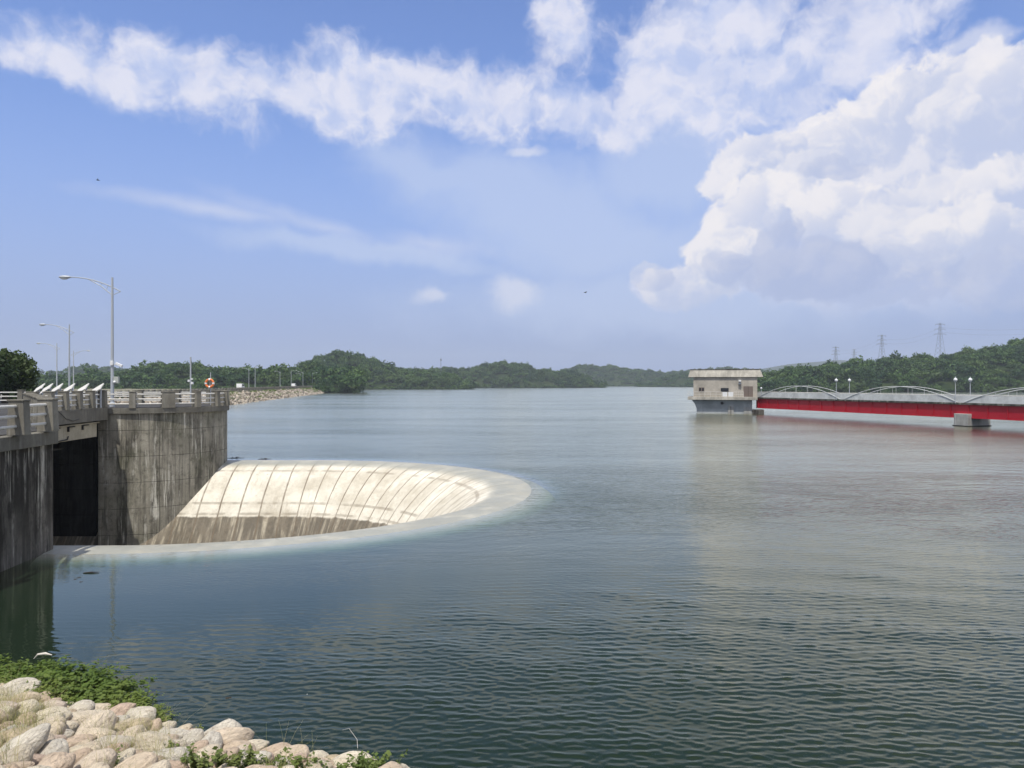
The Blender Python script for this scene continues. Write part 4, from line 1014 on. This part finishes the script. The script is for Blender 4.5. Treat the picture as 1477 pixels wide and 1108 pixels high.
for (px, py, s_) in [(-12, 985, 1.35), (20, 990, 1.3), (52, 996, 1.25), (85, 992, 1.5), (112, 1000, 1.5), (140, 1006, 1.4), (164, 1014, 1.3), (100, 1010, 1.2), (186, 1024, 0.95), (206, 1034, 0.75), (226, 1042, 0.6), (45, 1002, 1.1), (5, 998, 1.2), (128, 1022, 1.0), (158, 1030, 0.85)]:
    d = EYE * F / (py - HY); q = at(px, d)
    o = link('shrub', sm[k % 4]); k += 1; o.location = (q.x, q.y, 0.0); o.rotation_euler = (0, 0, k * 1.7); o.scale = (s_ * 0.85, s_ * 0.85, s_ * 0.48)
    tag(o, 'low leafy green shrub growing between the stone bank and the water', 'shrub', 'shrubs along the water edge')

# leafy weeds among the lower stones
def weed(nst, h, leaf):
    b = MB(); C_, N_ = [], []
    for k in range(nst):
        a = nrg.random() * 6.28; l = h * (0.6 + 0.5 * nrg.random()); lean = 0.15 + 0.5 * nrg.random()
        pts = [Vector((math.cos(a) * lean * l * u * u * 0.8, math.sin(a) * lean * l * u * u * 0.8, l * u)) for u in np.linspace(0, 1, 7)]
        b.tube(pts, [0.006, 0.0055, 0.005, 0.0045, 0.004, 0.003, 0.002], 5)
        for j in range(14):
            u = 0.2 + 0.8 * j / 13; i = min(5, int(u * 6)); p = pts[i].lerp(pts[i + 1], u * 6 - i) if i < 6 else pts[-1]
            an = j * 2.4; dd = Vector((math.cos(an), math.sin(an), 0.25)); C_.append(np.array(p + dd * leaf * 0.9)); N_.append(np.array((math.cos(an) * 0.5, math.sin(an) * 0.5, 1.0)))
    v, f = leaf_quads(np.array(C_), np.array(N_), leaf, 0.35)
    return b.mesh('stem', M['weed']), np_mesh('leaves', v, f, M['weed'], np.repeat(nrg.random(len(f)) * 0.4, 4))
wm = [weed(9, 0.34, 0.030) for _ in range(3)] + [weed(3, 0.62, 0.030)]
for k, (px, py, kind_, s_) in enumerate([(262, 1118, 0, 0.8), (300, 1122, 1, 1.0), (338, 1118, 2, 1.1), (372, 1118, 0, 0.9), (405, 1122, 1, 0.8), (440, 1120, 2, 0.75), (250, 1095, 1, 0.8), (475, 1124, 0, 0.8), (515, 1122, 1, 1.0), (540, 1122, 2, 1.0),
                                         (533, 1128, 3, 0.8), (566, 1126, 3, 0.85), (515, 1125, 3, 0.7), (286, 1062, 1, 0.55), (420, 1098, 0, 0.5), (165, 1112, 2, 0.7), (240, 1070, 0, 0.4), (320, 1112, 0, 0.9), (355, 1116, 1, 1.0), (390, 1118, 2, 0.9), (424, 1120, 0, 0.9), (458, 1122, 1, 0.9), (495, 1124, 2, 0.9), (528, 1118, 0, 0.9), (552, 1122, 1, 0.9), (280, 1112, 2, 0.9)]):
    # where the sight line meets the bank
    dr = Vector(((px - CX) / F, 1.0, -(py - HY) / F)); d = 3.0
    while d < 20:
        p = dr * d; m_ = (p - Vector((BP.x, BP.y, 0))).dot(BNn)
        if EYE + p.z <= max(bank_z(m_) + 0.1, 0): break
        d += 0.05
    lab = 'leafy green weed growing through the lower edge of the stone bank' if kind_ < 3 else ['tall spindly weed standing above the water at the end of the stone bank']*1 and 'tall spindly weed standing up at the end of the stone bank'
    t_ = thing('leafy_weed' if kind_ < 3 else 'tall_weed', lab, 'plant', (p.x, p.y, EYE + p.z - 0.02), k * 1.3, 'weeds among the stones' if kind_ < 3 else 'tall weeds at the bank end')
    t_.scale = (s_ * 1.05, s_ * 1.05, s_ * 0.95)
    link('stem', wm[kind_][0], t_); link('foliage', wm[kind_][1], t_)

# dry grass over the stones
V, Fq, T, b = [], [], [], 0
def tuft(p, nb, h, w):
    global b
    for _ in range(nb):
        a = rng.uniform(0, 6.28); ln = h * rng.uniform(0.5, 1.15); lean = rng.uniform(0.3, 1.3); off = Vector((rng.gauss(0, 0.07), rng.gauss(0, 0.07), 0))
        dx_, dy_ = math.cos(a), math.sin(a); sx, sy = -dy_ * w, dx_ * w; tn = rng.random()
        for i in range(5):
            u = i / 4; c = p + off + Vector((dx_ * lean * ln * u * u, dy_ * lean * ln * u * u, ln * (u - 0.35 * lean * u * u))); k_ = 1 - 0.85 * u
            V.append((c.x + sx * k_, c.y + sy * k_, c.z)); V.append((c.x - sx * k_, c.y - sy * k_, c.z)); T.extend((tn, tn))
            if i: Fq.append((b + 2 * i - 2, b + 2 * i - 1, b + 2 * i + 1, b + 2 * i))
        b += 10
for _ in range(1700):
    s = rng.uniform(-1.0, 9.0); m_ = rng.uniform(0.7, 6.0); p = bank_pt(s, m_)
    if not in_frame(p, 30): continue
    dn = mnoise.noise(Vector((s * 0.8, m_ * 0.8, 4.0))) + 0.13 * (s - 1.6)
    if m_ < 1.4: dn -= 0.25
    if dn < rng.uniform(0.0, 0.5): continue
    tuft(p + Vector((0, 0, 0.13)), rng.randint(7, 18), rng.uniform(0.28, 0.66), 0.0023)
tag(link('grass', np_mesh('grass', np.array(V), np.array(Fq), M['drygrass'], np.array(T))), 'thin dry grass growing over the stones', 'grass', kind='stuff')

# ------------------------------------------------------------------ small things
d = 14.6; q = at(60, d)
bt = [(q.x - 0.15, q.y, 0.27), (q.x - 0.07, q.y, 0.35), (q.x + 0.06, q.y + 0.02, 0.36), (q.x + 0.18, q.y + 0.03, 0.33)]
tag(MB().tube(bt, [0.006, 0.02, 0.028, 0.008], 8).build('branch', M['pale_wood'], smooth=True), 'pale bleached piece of wood lying on top of the green shrubs', 'branch')
for (px0, px1, y_, lab) in ((328, 352, 661.6, 'dark wet branch caught on the spillway rim next to the round pier'), (372, 391, 663.2, 'short forked branch caught on the spillway rim, clear of the pier'), (120, 142, 828.5, 'thin dark stick floating on the water before the spillway')):
    d = EYE * F / (y_ - HY); a_ = at(px0, d); b_ = at(px1, d); mid = (a_ + b_) / 2
    g = MB().tube([a_ + Vector((0, 0, 0.04)), mid + Vector((0, 0.04, 0.05)), b_ + Vector((0, 0.05, 0.05))], [0.012, 0.022, 0.008], 6)
    if px0 > 200: g.tube([mid + Vector((0, 0.04, 0.10)), mid + (b_ - a_) * 0.25 + Vector((0, -0.1, 0.10 * (b_ - a_).length))], [0.03, 0.01], 5)
    if px0 > 200: g.tube([mid + (a_ - b_) * 0.2 + Vector((0, 0.1, 0.08)), mid + (a_ - b_) * 0.35 + Vector((0, 0.3, 0.08 * (b_ - a_).length))], [0.025, 0.01], 5)
    tag(g.build('branch', M['wood'], smooth=True), lab, 'branch')
for (px, y_) in ((108, 837), (116, 841), (113, 835), (328, 1009)):
    d = EYE * F / (y_ - HY); q = at(px, d); s = 0.045
    o = MB().ball((0, 0, 0.0), s, s * 0.8, s * 0.7, 9, 6).ball((s * 0.9, 0.02, 0.01), s * 0.6, s * 0.5, s * 0.4, 8, 5).build('driftwood_chip', M['wood'], smooth=True)
    o.location = (q.x, q.y, 0.01); tag(o, 'small dark lump of drifting wood on the water before the abutment' if px < 200 else 'single dark lump of drifting wood close to the boulders', 'driftwood', 'drifting wood' if px < 200 else None)
fm = MB().ball((0, 0, 0), 0.019, 0.018, 0.014, 8, 6).ball((0.012, 0.006, 0.002), 0.009, 0.008, 0.006, 7, 5).mesh('foam_fleck', M['foam'], True)
for (px, y_) in ((378, 998), (443, 1003), (467, 1016), (482, 1017), (552, 1030), (525, 1046), (468, 1049), (446, 972)):
    d = EYE * F / (y_ - HY); q = at(px, d); o = link('foam_fleck', fm); o.location = (q.x, q.y, 0.008)
    tag(o, 'tiny white fleck floating on the dark water beyond the boulders', 'fleck', 'white flecks on the water')
q0 = at(494, 5.45 * F / (1052 - HY)); q1 = at(516, 5.45 * F / (1078 - HY))
tag(MB().tube([(q0.x, q0.y, 0.04), (q0.x + 0.12, q0.y - 0.08, 0.10), (q1.x - 0.03, q1.y + 0.1, 0.12), (q1.x, q1.y, 0.02)], [0.0015, 0.0025, 0.003, 0.003], 5).build('twig', M['pale_wood']), 'thin pale twig sticking out of the water beyond the boulders', 'twig')
# birds
for (px, y_, d, lab) in ((141, 260, 70, 'small dark bird flying high over the tall street lamp'), (844, 422, 120, 'tiny dark bird flying low over the middle of the lake')):
    q = at(px, d, y=y_); s = 0.16 * d / 70
    b_ = thing('bird', lab, 'bird', q, 0.6)
    g = MB().tube([(-1.0 * s, 0, 0), (-0.5 * s, 0, 0.02 * s), (0, 0, 0), (0.5 * s, 0, -0.02 * s), (1.0 * s, 0, 0.02 * s)], [0.05 * s, 0.16 * s, 0.24 * s, 0.18 * s, 0.05 * s], 8)
    g.ball((1.0 * s, 0, 0.05 * s), 0.15 * s, 0.13 * s, 0.13 * s, 8, 6)
    for sg in (-1, 1): g.add([(0.35 * s, 0, 0.08 * s), (-0.25 * s, 0, 0.08 * s), (-0.35 * s, sg * 1.5 * s, 0.5 * s), (0.05 * s, sg * 1.6 * s, 0.5 * s), (0.35 * s, 0, 0.14 * s), (-0.25 * s, 0, 0.13 * s), (-0.33 * s, sg * 1.5 * s, 0.53 * s), (0.05 * s, sg * 1.6 * s, 0.53 * s)], [(0, 1, 2, 3), (7, 6, 5, 4), (0, 3, 7, 4), (1, 5, 6, 2), (2, 6, 7, 3)])
    g.build('body', M['black'], b_, True)

# ------------------------------------------------------------------ air
m, t = mat('haze_air')
pv = t.n('ShaderNodeVolumePrincipled'); pv.inputs['Color'].default_value = (0.78, 0.88, 1.0, 1); pv.inputs['Density'].default_value = 0.00019; pv.inputs['Anisotropy'].default_value = 0.0
t.out(None, pv.outputs[0])
tag(MB().box(-4200, 4200, -300, 4600, -14, 175).build('haze', m), 'thin blue haze in the air over the lake', 'haze', kind='stuff')
